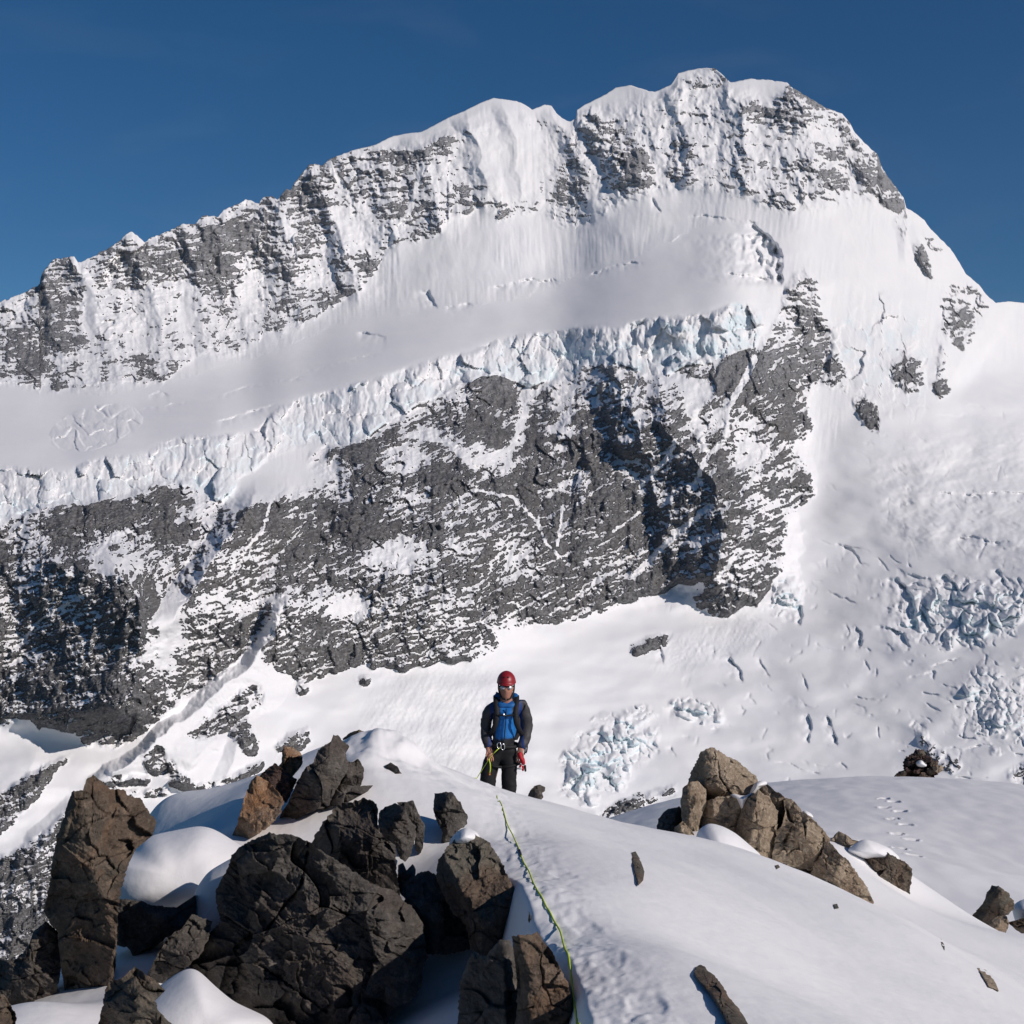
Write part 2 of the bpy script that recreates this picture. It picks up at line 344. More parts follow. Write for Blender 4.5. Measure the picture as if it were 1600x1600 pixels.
def sample(A, X, Y):
    fx = np.clip((X-cgx[0])/4., 0, len(cgx)-1.001); fy = np.clip((Y-cgy[0])/2., 0, len(cgy)-1.001)
    i = fx.astype(int); j = fy.astype(int); fx = fx-i; fy = fy-j
    return (A[i, j]*(1-fx)+A[i+1, j]*fx)*(1-fy)+(A[i, j+1]*(1-fx)+A[i+1, j+1]*fx)*fy
D0 = np.interp(cgx, [-90,300,800,1300,1690], [1000,1100,1200,1250,1250]); D0 = box1(box1(D0, 60, 0), 60, 0)
D = sample(D0[:, None]*np.exp(Lg), PX, PY)
U = D/F                                            # metres per pixel

# --- relief (in pixels of depth; positive = towards the viewer)
R = np.zeros(PX.shape, np.float32)
WOB = 2*fbm(PX/45, PY/40, 4, 77); WOB3 = fbm(PX/16, PY/16, 2, 79); WOB2 = 1.5*fbm(PX/14, PY/12, 3, 78)
def ridge(pts, wl, wr, amp, fade=25, wob=3, p=1.0):
    """y-monotone crest: falls away to the left over wl px and to the right over wr px"""
    ys = [q[1] for q in pts]; xs = [q[0] for q in pts]
    rx = np.interp(PY, ys, xs)+wob*WOB
    f = sstep(ys[0]-fade, ys[0]+fade, PY)*(1-sstep(ys[-1]-fade, ys[-1]+fade, PY))
    d = PX-rx
    pr = np.where(d < 0, np.clip(1+d/wl, 0, 1), np.clip(1-d/wr, 0, 1))**p
    return amp*pr*f
def scarp(pts, w, amp, fade=8, wob=1.5):
    """left-facing step: the ground left of the line is cut away, decaying over w px"""
    ys = [q[1] for q in pts]; xs = [q[0] for q in pts]
    rx = np.interp(PY, ys, xs)+wob*WOB2
    f = sstep(ys[0]-fade, ys[0]+fade, PY)*(1-sstep(ys[-1]-fade, ys[-1]+fade, PY))
    d = PX-rx
    cut = np.where(d < 0, np.exp(np.maximum(d, -400)/w), np.clip(1-d/(w*.18+1), 0, 1)*np.where(d < w*.18+1, 1, 0))
    return -amp*cut*f*np.clip(.75+.9*WOB3, .15, 1.3)
def scarph(pts, w, amp, fade=10, wob=1.5):
    """lip facing the viewer: ground below the line is cut away"""
    xs = [q[0] for q in pts]; ys = [q[1] for q in pts]
    ry = np.interp(PX, xs, ys)+wob*WOB2
    f = sstep(xs[0]-fade, xs[0]+fade, PX)*(1-sstep(xs[-1]-fade, xs[-1]+fade, PX))
    d = PY-ry
    return -amp*np.where(d > 0, np.exp(-np.minimum(d, 400)/w), np.clip(1+d/2., 0, 1))*f*np.clip(.75+.9*WOB3, .1, 1.3)
# buttresses of the big wall
R += ridge([(1030,600),(1050,690),(1112,745),(1128,830),(1120,920)], 115, 130, 120, 60, 8)
R += ridge([(960,570),(985,640),(1010,720),(1030,800)], 45, 30, 34, 30, 6)
R += ridge([(1062,760),(1040,830),(1000,930)], 40, 40, 26, 30, 6)
R += ridge([(1165,600),(1140,650),(1132,700)], 26, 40, 26, 18, 3)
R += ridge([(800,900),(785,940),(770,990)], 16, 80, 22, 20, 2)
R += ridge([(170,870),(215,950),(225,1010),(205,1080),(180,1128)], 190, 80, 165, 32, 6)
R += ridge([(60,790),(70,850),(100,900)], 60, 60, 35, 30, 8)
R += ridge([(400,770),(350,850),(300,920),(262,985)], 36, 95, 105, 30, 5)
R += ridge([(452,930),(440,968),(418,1008),(392,1040),(352,1068),(318,1104),(282,1128),(240,1166),(165,1218)], 30, 110, 60, 22, 7)
R += ridge([(700,620),(720,680),(730,760)], 30, 60, 14, 30, 5)
R += ridge([(560,700),(590,800),(560,900)], 60, 80, 22, 40, 8)
R += ridge([(870,620),(900,720),(920,840)], 60, 60, 20, 40, 8)
R += ridge([(1250,430),(1225,540),(1210,640),(1215,760)], 55, 60, 30, 25, 5)
R += ridge([(340,1150),(300,1195),(262,1236)], 60, 80, 26, 20, 3)
R += ridge([(390,1120),(372,1160),(352,1225)], 20, 70, 20, 20, 3)
R += ridge([(60,1170),(20,1260),(-40,1330)], 90, 120, 16, 40, 2)
R += ridge([(150,1240),(90,1290),(40,1370)], 40, 90, 26, 30, 4)
# upper wall ribs (fall to the lower right)
for (x0, y0, x1, y1, a_) in [(66,430,100,590,16),(122,412,190,590,16),(206,365,262,585,18),(285,350,330,560,14),(330,335,390,545,14),(425,305,475,500,16),(484,258,560,470,20),(560,235,620,390,12),(650,206,690,360,14),(726,180,770,330,18),(790,165,815,320,12),(902,175,985,300,22),(868,178,925,330,14),(1050,125,1080,290,18),(1142,130,1170,300,12),(1240,140,1290,320,14),(1330,205,1370,320,10)]:
    R += ridge([(x0,y0),((x0+x1)/2+6,(y0+y1)/2),(x1,y1)], 24, 44, a_, 22, 5)
# right ridge flank
R += ridge([(1405,345),(1412,380),(1418,410)], 12, 40, 10, 14, 2)
R += ridge([(1428,360),(1446,400),(1462,440)], 16, 40, 16, 14, 2)
R += ridge([(1500,440),(1488,510),(1470,590)], 26, 60, 16, 20, 3)
# dome at far right: pushed back behind the main ridge
bx = np.interp(PY, [440,473,520,545,600,680], [1575,1553,1530,1510,1480,1430])
D = D+U*70*sstep(0, 40, PX-bx)*(1-sstep(560, 640, PY))*(PX > 1400)
# serac wall on the shelf's right end, and small steps on the upper snow
R += scarp([(1196,368),(1214,390),(1217,442)], 34, 44, 6, 3)+scarp([(1180,385),(1190,400),(1188,418)], 14, 16, 5, 3); R += scarp([(1178,352),(1192,366),(1196,378)], 14, 14, 4)
R += scarph([(1140,428),(1170,431),(1200,438)], 9, 12); R += scarph([(1080,338),(1110,338),(1180,348)], 5, 6, 8)
R += scarp([(668,455),(674,466),(680,480)], 12, 16, 4); R += scarph([(560,520),(585,522),(600,526)], 8, 10, 5)
R += scarph([(770,450),(820,440),(870,438)], 6, 7, 10, 3); R += scarph([(700,480),(735,476)], 6, 8, 6); R += scarph([(920,430),(960,415),(1000,410)], 5, 5, 8, 3)
R += scarph([(235,618),(250,612),(262,616)], 6, 8, 4)
R += scarph([(335,620),(400,602),(470,590)], 4, 5, 10); R += scarph([(340,660),(380,648),(430,632)], 7, 9, 10)
R += scarph([(220,640),(270,632),(300,628)], 4, 5, 10); R += scarph([(480,580),(560,560),(590,553)], 3, 4, 10)
R += scarp([(1020,310),(1024,322),(1032,330)], 5, 8, 4)
# small icefall on the shelf
def patch(cx, cy, rx_, ry_, ang=0.):
    c, s = math.cos(ang), math.sin(ang); x = PX-cx; y = PY-cy
    return np.clip(1-((x*c+y*s)/rx_)**2-((-x*s+y*c)/ry_)**2, 0, 1)
f1, f2, h1, h2, ox, oy = vor2(PX/26+.6*fbm(PX/30, PY/30, 2, 8), PY/17+.6*fbm(PX/30, PY/30, 2, 9), 31)
pa = np.sqrt(patch(150, 668, 75, 34, -.25))
blocks = (h1-.5)*1.0+ox*(h2-.3)*.9+.8*np.clip(1-(f1/.6)**2, 0, 1)*h2+.25*fbm(PX/14, PY/12, 3, 10)
R += pa*blocks*16
# lower icefall, right
lowsn_pre = blur(mlow, 6, 6)*(1-np.clip(dens*1.6, 0, 1))
pb = np.sqrt(patch(1500, 955, 125, 62, -.1)); pb2 = np.sqrt(patch(950, 1180, 105, 62, -.75)); pb3 = np.sqrt(patch(1560, 1100, 90, 80, .6)); pb4 = np.sqrt(patch(1230, 935, 32, 42, .3)); pb5 = np.sqrt(patch(1090, 1110, 55, 20, .25))
icef = np.clip(pb+pb2+pb3*.8+pb4*.8+pb5, 0, 1); icef = icef*sstep(.25, .75, icef+.7*fbm(PX/38, PY/30, 3, 17))
g1, g2, k1, k2, qx, qy = vor2(PX/30+.9*fbm(PX/40, PY/40, 3, 18), PY/22+.9*fbm(PX/40, PY/40, 3, 19), 71)
gs1, gs2, ks1, ks2, qsx, qsy = vor2(PX/13+.7*fbm(PX/20, PY/20, 2, 28), PY/11+.7*fbm(PX/20, PY/20, 2, 29), 72)
blk = np.where(k1 > .4, (k1-.4)*1.6, 0)*(.55+qx*1.2)*sstep(.95, .3, g1)+.22*(ks1-.4)*(ks1 > .55)
R += icef*(blk*36+7*np.clip(1-(g1/.6)**2, 0, 1)*k2+4*fbm(PX/15, PY/13, 3, 20)-np.exp(-((g2-g1)/.10)**2)*7*(k2 > .4))
CREV = [([(1402,905),(1424,935),(1432,985)],18,24),([(1478,900),(1492,915),(1500,935)],14,20),([(1440,955),(1450,975),(1462,990)],12,14),([(1335,978),(1345,990),(1343,1012)],8,12),([(1322,978),(1328,988),(1322,996)],5,7),([(1385,980),(1410,990),(1420,1010)],12,16),([(1140,1030),(1152,1042),(1160,1063)],9,14),([(1186,1030),(1196,1045),(1202,1056)],4,8),
  ([(1262,1118),(1266,1138),(1264,1158)],6,14),([(1292,1118),(1300,1138),(1308,1162)],5,12),([(1030,1012),(1034,1024),(1036,1034)],10,12),([(1250,948),(1252,960),(1250,975)],14,18),([(1540,940),(1550,950),(1562,958)],10,12),([(1520,985),(1524,1000),(1530,1010)],8,10),([(1560,890),(1566,905),(1572,920)],10,16),([(1590,905),(1596,920),(1602,935)],12,18),([(1350,1030),(1354,1036),(1358,1046)],5,6),([(1368,1042),(1372,1048),(1368,1056)],5,6),([(1252,1055),(1258,1066),(1262,1078)],4,6),([(1545,1068),(1550,1078),(1548,1090)],8,12),([(1525,1090),(1530,1098),(1526,1106)],6,9),([(1445,955),(1448,962),(1452,972)],8,8),([(1518,1050),(1526,1064),(1534,1072)],5,8),([(1500,960),(1510,985),(1514,1010)],9,9),([(1158,1104),(1163,1110),(1160,1116)],5,6),([(1020,1160),(1026,1168),(1028,1176)],8,10),([(1048,1168),(1052,1174),(1054,1180)],6,8)]
crev = np.zeros(PX.shape, np.float32)
for pts, w_, a_ in CREV:
    s_ = scarp(pts, w_, a_, 5, 2); R += s_; crev = np.maximum(crev, np.clip(-s_/a_, 0, 1))
for pts, w_, a_ in [([(1040,1106),(1075,1110),(1095,1118)],9,13),([(1295,924),(1315,935),(1335,941)],2.5,5),([(1405,890),(1440,905),(1470,905)],8,8),([(1455,1040),(1500,1028)],3,4),([(1420,1060),(1455,1050)],3,4),([(1470,770),(1520,775),(1560,768),(1600,772)],8,8),([(1490,845),(1520,838),(1560,850)],10,7),([(1310,850),(1335,862),(1345,880)],6,9),([(1110,1140),(1125,1138)],4,6),([(1070,1150),(1080,1150)],4,6)]:
    R += scarph(pts, w_, a_, 6, 2)
ph = (PY*.85-PX*.30)/24+1.1*fbm(PX/95, PY/60, 3, 730); dl = np.abs(ph-np.round(ph))
regn = lowsn_pre*sstep(1000, 1180, PX)*(.55+.45*sstep(1350, 1450, PX))*(.35+.65*sstep(820, 920, PY)); gate = sstep(.20, .42, fbm(PX/55, PY/32, 3, 731)+.12*sstep(1420, 1520, PX)-.05)
lip = np.where(ph > np.round(ph), np.exp(-dl/.16), np.exp(-dl/.03))
R -= regn*gate*lip*7.5*np.clip(.7+.8*WOB3, .1, 1.4)
crl = regn*gate*np.exp(-dl/.10)
ph2 = (PX*.85+PY*.4)/30+1.1*fbm(PX/70, PY/90, 3, 732); dl2 = np.abs(ph2-np.round(ph2)); gate2 = sstep(.30, .50, fbm(PX/38, PY/45, 3, 733))
lip2 = np.where(ph2 < np.round(ph2), np.exp(-dl2/.16), np.exp(-dl2/.03)); R -= regn*gate2*lip2*8*np.clip(.7+.8*WOB3, .1, 1.4)
# serac cliff: blocks and vertical clefts
c1, c2, d1, d2, wx_, wy_ = vor2(PX/30+.35*fbm(PX/40, PY/40, 3, 44), PY/46+.35*fbm(PX/40, PY/40, 3, 45), 55)
e1, e2, i1, i2, vx_, vy_ = vor2(PX/13+.35*fbm(PX/18, PY/18, 2, 46), PY/17+.35*fbm(PX/18, PY/18, 2, 47), 56)
serb = blur(mser, 2, 2, 1)
sdist = PY-np.interp(PX, [p[0] for p in SER_TOP], [p[1] for p in SER_TOP])
big = fbm(PX/75, PY/120, 2, 62)
bul = lambda f: np.clip(1-(f/.62)**2, 0, 1)
f3 = fbm(PX/11, PY/30, 4, 67, .6); shard = ridged(PX/20+.4*fbm(PX/30, PY/30, 2, 68), PY/52, 3, 69)
serr = 16*big+32*(d1-.5)+6*bul(c1)*(.4+d2)+17*wx_*(d2-.4)+11*wy_*(d1-.6)+(7*(i1-.5)+9*vx_*(i2-.4)+5*vy_*(i1-.5))+4*f3+4*shard-5*np.exp(-((c2-c1)/.05)**2)*(d2 > .5)
R += serb*serr*sstep(-4, 9, sdist)
R += serb*(1.5*fbm(PX/8, PY/14, 3, 64))
# second, softer ice bands on the right
icer = blur(mk([(1300,500),(1340,470),(1400,480),(1450,500),(1460,560),(1450,640),(1390,640),(1330,600),(1300,560)]), 10, 12)
R += icer*(11*(d1-.5)+9*wx_*(d2-.4)+3*(i1-.5)+2*vx_)
soft2 = blur(mk([(1360,740),(1450,680),(1690,640),(1690,900),(1560,880),(1450,860),(1380,830)]), 14, 16)
R += soft2*(6*fbm(PX/34, PY/18, 3, 81)+2.5*(k1-.5)*sstep(.0, .4, fbm(PX/60, PY/40, 2, 82)))
# rock relief: steps along the strata, facets
zone = np.where(PY < np.interp(PX, [p[0] for p in SER_TOP], [p[1] for p in SER_TOP])+10, 0, np.where(PX+12*fbm(PX/40, PY/40, 2, 700) < 470, 1, 2))
zone = np.where((zone == 0) & (PX > 700), 3, zone)
a0 = np.radians(np.array([-7., -20., -21., 6.]))[zone]
wpx = 5*fbm(PX/45, PY/45, 3, 701); su = PX*np.cos(a0)+PY*np.sin(a0)+wpx; sv = -PX*np.sin(a0)+PY*np.cos(a0)+5*fbm(PX/55, PY/40, 3, 702)+zone*333.
L1 = fbm(su/34, sv/8, 4, 11, .55); L2 = fbm(su/16, sv/4, 3, 12, .6); L0 = fbm(PX/60, PY/70, 3, 13); Vf = fbm(PX/9, PY/50, 3, 14)
r1, r2, rh1, rh2, rox, roy = vor2(PX/34+.5*fbm(PX/30, PY/30, 2, 90), PY/40+.5*fbm(PX/30, PY/30, 2, 91), 92)
s1, s2, sh1, sh2, sox, soy = vor2(su/15+.4*fbm(PX/15, PY/15, 2, 93), sv/11, 94)
rk = blur(np.clip(dens*1.6, 0, 1), 3, 3, 1)
LB = fbm(PX/120, PY/110, 3, 15); b1, b2, bh1, bh2, box_, boy_ = vor2(PX/70+.6*fbm(PX/50, PY/50, 2, 95), PY/85+.6*fbm(PX/50, PY/50, 2, 96), 97)
wallz = (zone == 1) | (zone == 2)
ribx = np.where(wallz, PX+.25*PY, PX-.33*PY)
ribs = ridged(ribx/58+.45*fbm(PX/70, PY/70, 3, 710), PY/190+zone*3., 3, 711)
ribs2 = ridged(ribx/21+.5*fbm(PX/30, PY/30, 2, 712), PY/70+zone*5., 2, 713)
R += rk*(np.where(wallz, 15, 12)*ribs+4.5*ribs2)
R += rk*(10*LB+11*L0+5.5*L1+2.0*L2+3*Vf+1.6*fbm(PX/8, PY/7, 3, 16, .65)+16*(box_*(bh1-.5)*2+boy_*(bh2-.5))+9*(rox*(rh1-.5)*2+roy*(rh2-.5))+3.6*(sh1-.5)+3*sox*(sh2-.5)*2)
# snow: broad swells, avalanche runnels and flutes
sn = 1-np.clip(rk*1.2, 0, 1)
R += sn*(3.0*fbm(PX/80, PY/50, 2, 21)+.12*fbm(PX/14, PY/14, 2, 22))
lowsn = blur(mlow, 6, 6)*sn
R += lowsn*(12*fbm(PX/130, PY/60, 2, 23)+2.5*fbm((PX+PY)/60, (PY-.3*PX)/30, 2, 223))
flx = PX+.35*(PY-800)*np.where(PX > 1000, .35, -.1)
flute = fbm(flx/7, PY/80, 3, 24)
upsn = sn*(1-mplat)*(1-mser)*(1-blur(mlow, 4, 4))
R += msum*(9*ridged((PX-.1*PY)/46+.5*fbm(PX/50, PY/50, 3, 720), PY/120, 3, 721)+4*fbm(PX/18, PY/16, 4, 722)+2.5*(sh1-.5))
R += upsn*.7*(1.5*flute*sstep(.0, .25, .2+fbm(PX/90, PY/90, 2, 25)))
R += upsn*(1.1*ridged(flx/19+.6*fbm(PX/40, PY/60, 3, 27), PY/150, 3, 26)*sstep(-.4, .4, fbm(PX/70, PY/70, 2, 28))+2.0*fbm(PX/45, PY/60, 4, 29))
dome = sstep(1545, 1565, PX)*(1-sstep(540, 575, PY)); R += dome*1.8*fbm(PX/6, PY/160, 2, 27)
deb = blur(mk([(1000,1050),(1080,980),(1190,960),(1215,985),(1150,1025),(1080,1045)]), 8, 8)+blur(mk([(600,1050),(780,1040),(790,1140),(720,1230),(560,1150)]), 14, 14)
R += deb*(1.1*fbm(PX/6, PY/5, 3, 33, .65)+1.6*fbm((PX+PY*.6)/11, (PY-PX*.3)/40, 3, 34))
edge_fade = sstep(0, .012, t)
Dr = D-R*U*(.25+.75*edge_fade)
P = px2w(PX, PY, Dr)
# normals
du = np.gradient(P, axis=0); dv = np.gradient(P, axis=1)
N = np.cross(du, dv); N /= np.linalg.norm(N, axis=2, keepdims=True)+1e-12
N *= np.sign(-N[..., 1:2]+1e-9)
# --- where rock shows through the snow
nzl = N[..., 2]; nzm = blur(nzl, 12, 12, 1)
fine = fbm(su/9, sv/3.2, 3, 400, .65)
Lm = fbm(su/70, sv/30, 3, 401); fin2 = fbm(su/5., sv/2.2, 2, 402, .7); val = densb-.5+.26*L1+.24*L2+.22*fine+.17*fin2+.30*L0+.26*Lm+.30*LB+.16*Vf-.62*(nzl-nzm)-.15*(nzl-.5)-.10*(sh2-.5)
rock = (.62*sstep(-.05, .06, val)+.38*sstep(-.20, .24, val+.10*fbm(PX/4., PY/3., 2, 403)))*sstep(.05, .2, densb)
# snow ramps and gullies crossing the wall
def ramp_line(pts, wd, wob=3):
    d = np.full(PX.shape, 1e9)
    for (x1, y1), (x2, y2) in zip(pts[:-1], pts[1:]):
        l2 = (x2-x1)**2+(y2-y1)**2; tt = np.clip(((PX-x1)*(x2-x1)+(PY-y1)*(y2-y1))/l2, 0, 1)
        d = np.minimum(d, np.hypot(PX-x1-tt*(x2-x1), PY-y1-tt*(y2-y1)))
    return 1-sstep(wd*.5, wd*1.2, d+wob*fbm(PX/9, PY/9, 3, 500)+wob*.6*fbm(su/8, sv/3, 2, 501))
for pts, wd in [([(990,900),(1030,860),(1075,820),(1110,790)],6),([(960,880),(1010,860)],3),([(1000,760),(1040,720),(1055,690)],5),([(960,830),(1000,800)],3),([(735,765),(800,775),(840,815),(855,850)],3),([(880,790),(872,850)],3),([(855,850),(890,885)],2.5),([(690,850),(750,830)],2.5),([(740,720),(800,700),(820,650),(826,600)],6),([(700,690),(745,730)],8),([(640,680),(700,690)],6),([(840,770),(920,750)],2),([(900,790),(940,760)],2),([(810,900),(900,860)],2),([(790,965),(880,915)],2),([(860,960),(940,905)],2),([(130,930),(60,970),(30,1010)],3),([(150,870),(175,840),(200,830)],5),([(205,910),(220,880)],4),([(430,760),(410,830),(365,880)],3),([(340,780),(300,860),(275,920)],2),([(262,960),(255,1000),(225,1030)],9),([(440,935),(428,972),(402,1012),(372,1040),(336,1068),(300,1104),(264,1130),(215,1170),(170,1205)],10),([(1180,560),(1160,600),(1135,640),(1135,680)],7),([(1100,600),(1085,650),(1100,700)],9),([(1085,760),(1100,720),(1130,690)],5),([(905,570),(890,640),(880,680)],3),([(1180,930),(1120,905),(1150,870)],4),([(116,405),(140,450),(160,500),(180,540)],5),([(515,255),(540,300),(560,330),(590,380)],5),([(430,320),(455,360),(462,400)],4),([(610,380),(640,330),(660,260)],5),([(280,440),(310,500),(330,540)],6),([(470,620),(470,620.1)],1)]:
    rock *= 1-ramp_line(pts, wd)
rock *= 1-.98*sstep(.25, .6, serb)
# scattered stones in the debris
rock = np.clip(rock, 0, 1)
ice = serb*sstep(-.25, .5, fbm(PX/45, PY/30, 3, 600)+.5*fbm(PX/14, PY/20, 3, 602)+.5*sdist/70-.18)*np.clip(1.1-N[..., 2], 0, 1)*.55
ice += .7*icer*sstep(0, .4, fbm(PX/30, PY/30, 3, 601))*np.clip(.9-nzl, 0, 1)
steep = sstep(.55, .15, nzl)
ice += np.clip(icef+pa*.6, 0, 1)*steep*.6+crev*steep*.7
ice = np.clip(ice, 0, 1)*(1-rock)
debr = deb
# --- back of the mountain, so that it has a far side
NB = 24
s = np.linspace(0, 1, NB+1)[1:][::-1]**1.3
back = np.zeros((NX, NB, 3)); top = P[:, 0]
dirv = top/np.linalg.norm(top, axis=1, keepdims=True); dirv[:, 2] = 0
for i, q in enumerate(s):
    back[:, i] = top+dirv*(1500*q)[..., None] if False else top+dirv*(1500*q)+np.array([0, 0, -1])*(1300*q+2*q)
PF = np.concatenate([back, P], 1)
padv = lambda a, f=0.: np.concatenate([np.full((NX, NB), f), a], 1)
rockF = padv(rock); rockF[:, :NB] = (fbm(PF[:, :NB, 0]/60, PF[:, :NB, 2]/40, 4, 900) > .1)
# material
def mountain_material():
    m = NT('snow_rock_ice'); geo = m.n('ShaderNodeNewGeometry').outputs['Position']
    rk = m.attr('rock'); ic = m.attr('ice')
    nA = m.noise(geo, .05, 6, .65); nB = m.noise(geo, .012, 4, .6); nC = m.noise(geo, .3, 4, .7)
    rc = m.ramp(nA, [(.28, (.052, .052, .055)), (.5, (.090, .088, .087)), (.72, (.142, .136, .130))])
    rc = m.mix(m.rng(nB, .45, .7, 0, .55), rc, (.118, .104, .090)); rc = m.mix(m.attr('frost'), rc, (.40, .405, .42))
    f = m.math('ADD', rk, m.math('MULTIPLY', m.math('SUBTRACT', nC, .5), .55)); f = m.rng(f, .22, .78)
    sc = m.mix(m.rng(nB, .3, .7, 0, 1), (.80, .805, .83), (.84, .84, .845))
    sc = m.mix(ic, sc, (.50, .70, .78))
    rc = m.mix(m.rng(nC, .35, .65, .75, 0), rc, (.035, .034, .036)) if False else m.mix(m.rng(nC, .52, .36, 0, .55), rc, (.042, .040, .041)); c = m.mix(f, sc, rc); m.l(c, m.b.inputs['Base Color'])
    m.b.inputs['Roughness'].default_value = .75; m.b.inputs['Specular IOR Level'].default_value = .2
    h = m.math('MULTIPLY', nA, m.math('ADD', m.math('MULTIPLY', f, .9), .06))
    h2 = m.math('MULTIPLY', nC, m.math('ADD', m.math('MULTIPLY', f, .9), .03)); m.l(m.bump(h2, .7, 1.6, m.bump(h, .9, 8.0)), m.b.inputs['Normal'])
    return m.m
MAT_MTN = mountain_material()
# split into the mountain, the hanging glacier and the valley glacier along the cell grid
cx_ = PX[:-1, :-1]; cy_ = PY[:-1, :-1]
mh = (mk(PLAT, PX, PY)+mk(SERAC, PX, PY))[:-1, :-1] > 0
mg = (PY > np.interp(PX, [780,880,1000,1110,1220,1280,1345,1400,1470,1600,1690], [1250,1110,1050,1020,965,800,690,650,630,610,600]))[:-1, :-1] & (cx_ > 780)
full = np.zeros((NX-1, NY+NB-1), int)
full[:, NB:] = np.where(mg, 2, np.where(mh, 1, 0))
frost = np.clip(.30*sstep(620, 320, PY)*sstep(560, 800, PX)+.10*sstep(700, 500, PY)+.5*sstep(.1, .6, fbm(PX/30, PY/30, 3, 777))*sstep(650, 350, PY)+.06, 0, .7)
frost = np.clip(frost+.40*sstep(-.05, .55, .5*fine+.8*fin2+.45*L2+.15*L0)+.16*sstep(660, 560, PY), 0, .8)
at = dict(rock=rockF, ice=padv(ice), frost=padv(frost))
for k, nm in ((0, 'mountain'), (1, 'hanging_glacier'), (2, 'glacier')):
    o = grid_mesh(nm, PF, MAT_MTN, None, True, full == k)
    me = o.data
    # drop the unused vertices
    used = np.zeros(PF.shape[0]*PF.shape[1], bool)
    idx = np.arange(used.size).reshape(NX, -1)
    q = np.stack([idx[:-1, :-1], idx[:-1, 1:], idx[1:, 1:], idx[1:, :-1]], -1)[full == k]
    used[q.ravel()] = True; remap = np.cumsum(used)-1
    bpy.data.objects.remove(o); bpy.data.meshes.remove(me)
    o = raw_mesh(nm, PF.reshape(-1, 3)[used], remap[q], MAT_MTN, {a: vv.reshape(-1)[used] for a, vv in at.items()})
    tag(o, kind='structure')
print('mountain', time.time()-T0)
# ================================================================== near snow: one ridge sheet, one field sheet
def to_xyz(pts): return np.array([px2w(np.float64(a), np.float64(b), np.float64(d)) for a, b, d in pts])
class TPS:
    def __init__(s, P, lam=1e-3, sc=1.0):
        s.sc = sc; s.p = P[:, :2]/sc; n = len(P)
        K = s.k(s.p, s.p)+lam*np.eye(n); A = np.zeros((n+3, n+3)); A[:n, :n] = K
        A[:n, n] = 1; A[:n, n+1:] = s.p; A[n, :n] = 1; A[n+1:, :n] = s.p.T
        b = np.zeros(n+3); b[:n] = P[:, 2]; s.w = np.linalg.solve(A, b)
    @staticmethod
    def k(a, b):
        d2 = ((a[:, None]-b[None])**2).sum(-1); return .5*d2*np.log(d2+1e-9)
    def __call__(s, x, y):
        sh = x.shape; q = np.stack([x.ravel(), y.ravel()], 1)/s.sc; n = len(s.p)
        def ev(q): return s.k(q, s.p)@s.w[:n]+s.w[n]+q@s.w[n+1:]
        if len(q) < 20000: return ev(q).reshape(sh)
        parts = [POOL.submit(ev, c) for c in np.array_split(q, 64)]
        return np.concatenate([p.result() for p in parts]).reshape(sh)
RIDGE = to_xyz([
 # along the rope
 (903,1600,4.5),(893,1540,5.1),(880,1480,5.9),(860,1420,6.9),(830,1350,8.5),(805,1300,10.2),(780,1240,13.6),
 # crest line, left to right
 (480,1180,12.8),(580,1150,12.4),(650,1186,12.8),(702,1201,13.3),(774,1227,14),(850,1250,14.1),(925,1270,14.1),(1000,1290,14),(1060,1302,14),
 (1150,1345,12.6),(1250,1362,13.3),(1300,1392,12.9),(1360,1410,12.6),(1472,1478,11),(1559,1548,10),(1600,1582,9.5),
 # right flank
 (1000,1350,9.3),(1100,1450,7.7),(1300,1590,6.5),(1250,1430,10),(1150,1520,7.0),
 # slope running down to the right
 (1420,1402,19),(1349,1312,20),(1450,1421,18.5),(1495,1439,18),(1562,1462,17.5),(1610,1466,17.5),(1450,1450,16),(1500,1480,14.5),(1590,1550,12),(1700,1600,13),(1700,1520,17),
 (1060,1297,16.6),(1180,1320,16.6),(1250,1375,16.2),(1340,1420,15.5),(1300,1330,18.5),(1120,1300,18),
 # left of the ridge
 (430,1297,10.3),(390,1314,10),(505,1262,10.5),(570,1242,10.6),(630,1214,11.0),(690,1216,11.4),(740,1235,12),
 (655,1345,9.6),(700,1330,9.6),(690,1440,7.2),(740,1322,9.3),(760,1590,5.0),(600,1500,7.2),
 (240,1243,12.5),(320,1242,12.5),(388,1224,12.3),(300,1290,11),(350,1300,10.8),(230,1330,10),(260,1420,9.3),(215,1500,8.2),(195,1530,7.6),
 (50,1560,7.0),(130,1625,6.6),(140,1590,7.5),(20,1610,6.6),(290,1690,6.2),(400,1690,6.9),(560,1680,7.1),(560,1450,8.9),(80,1540,9.3),(0,1560,9.0),(150,1480,11),(190,1400,12.6),(100,1500,12),
 ])
RIDGE = np.concatenate([RIDGE, np.array([
 (-0.2,15.4,-3.52),(0.2,15.9,-3.62),(0,18,-5.0),(0,23,-8.8),(-2,18,-5.0),(1.5,16.8,-4.2),(1.6,20,-6.0),(-2.6,15.0,-3.6),(-2.8,18,-5.6),(3,23,-8.5),(6,23.5,-8.8),(4.6,21.6,-6.2),(8,24,-9.5),(-3,23,-9.5),(12,20,-9.0),(12,12,-6.6),(9,8,-5.6),(7,4,-4.4),(14,26,-11),
 (-4.6,12.5,-5.5),(-4.6,9,-4.4),(-4.0,6.5,-3.3),(-5.5,15,-6.5),(-8,10,-8),(-8,5,-6.5),(-10,16,-12),(-5.5,2,-4.0),(-10,26,-18),(0,27,-12),(8,28,-12.5),
 (0,0,-1.6),(0,2.5,-1.62),(2,2,-2.0),(-2,2,-2.0),(4.5,2,-3.0),(-1.5,4.5,-2.15)])])
ridge_tps = TPS(RIDGE, 4e-3, 5.0)
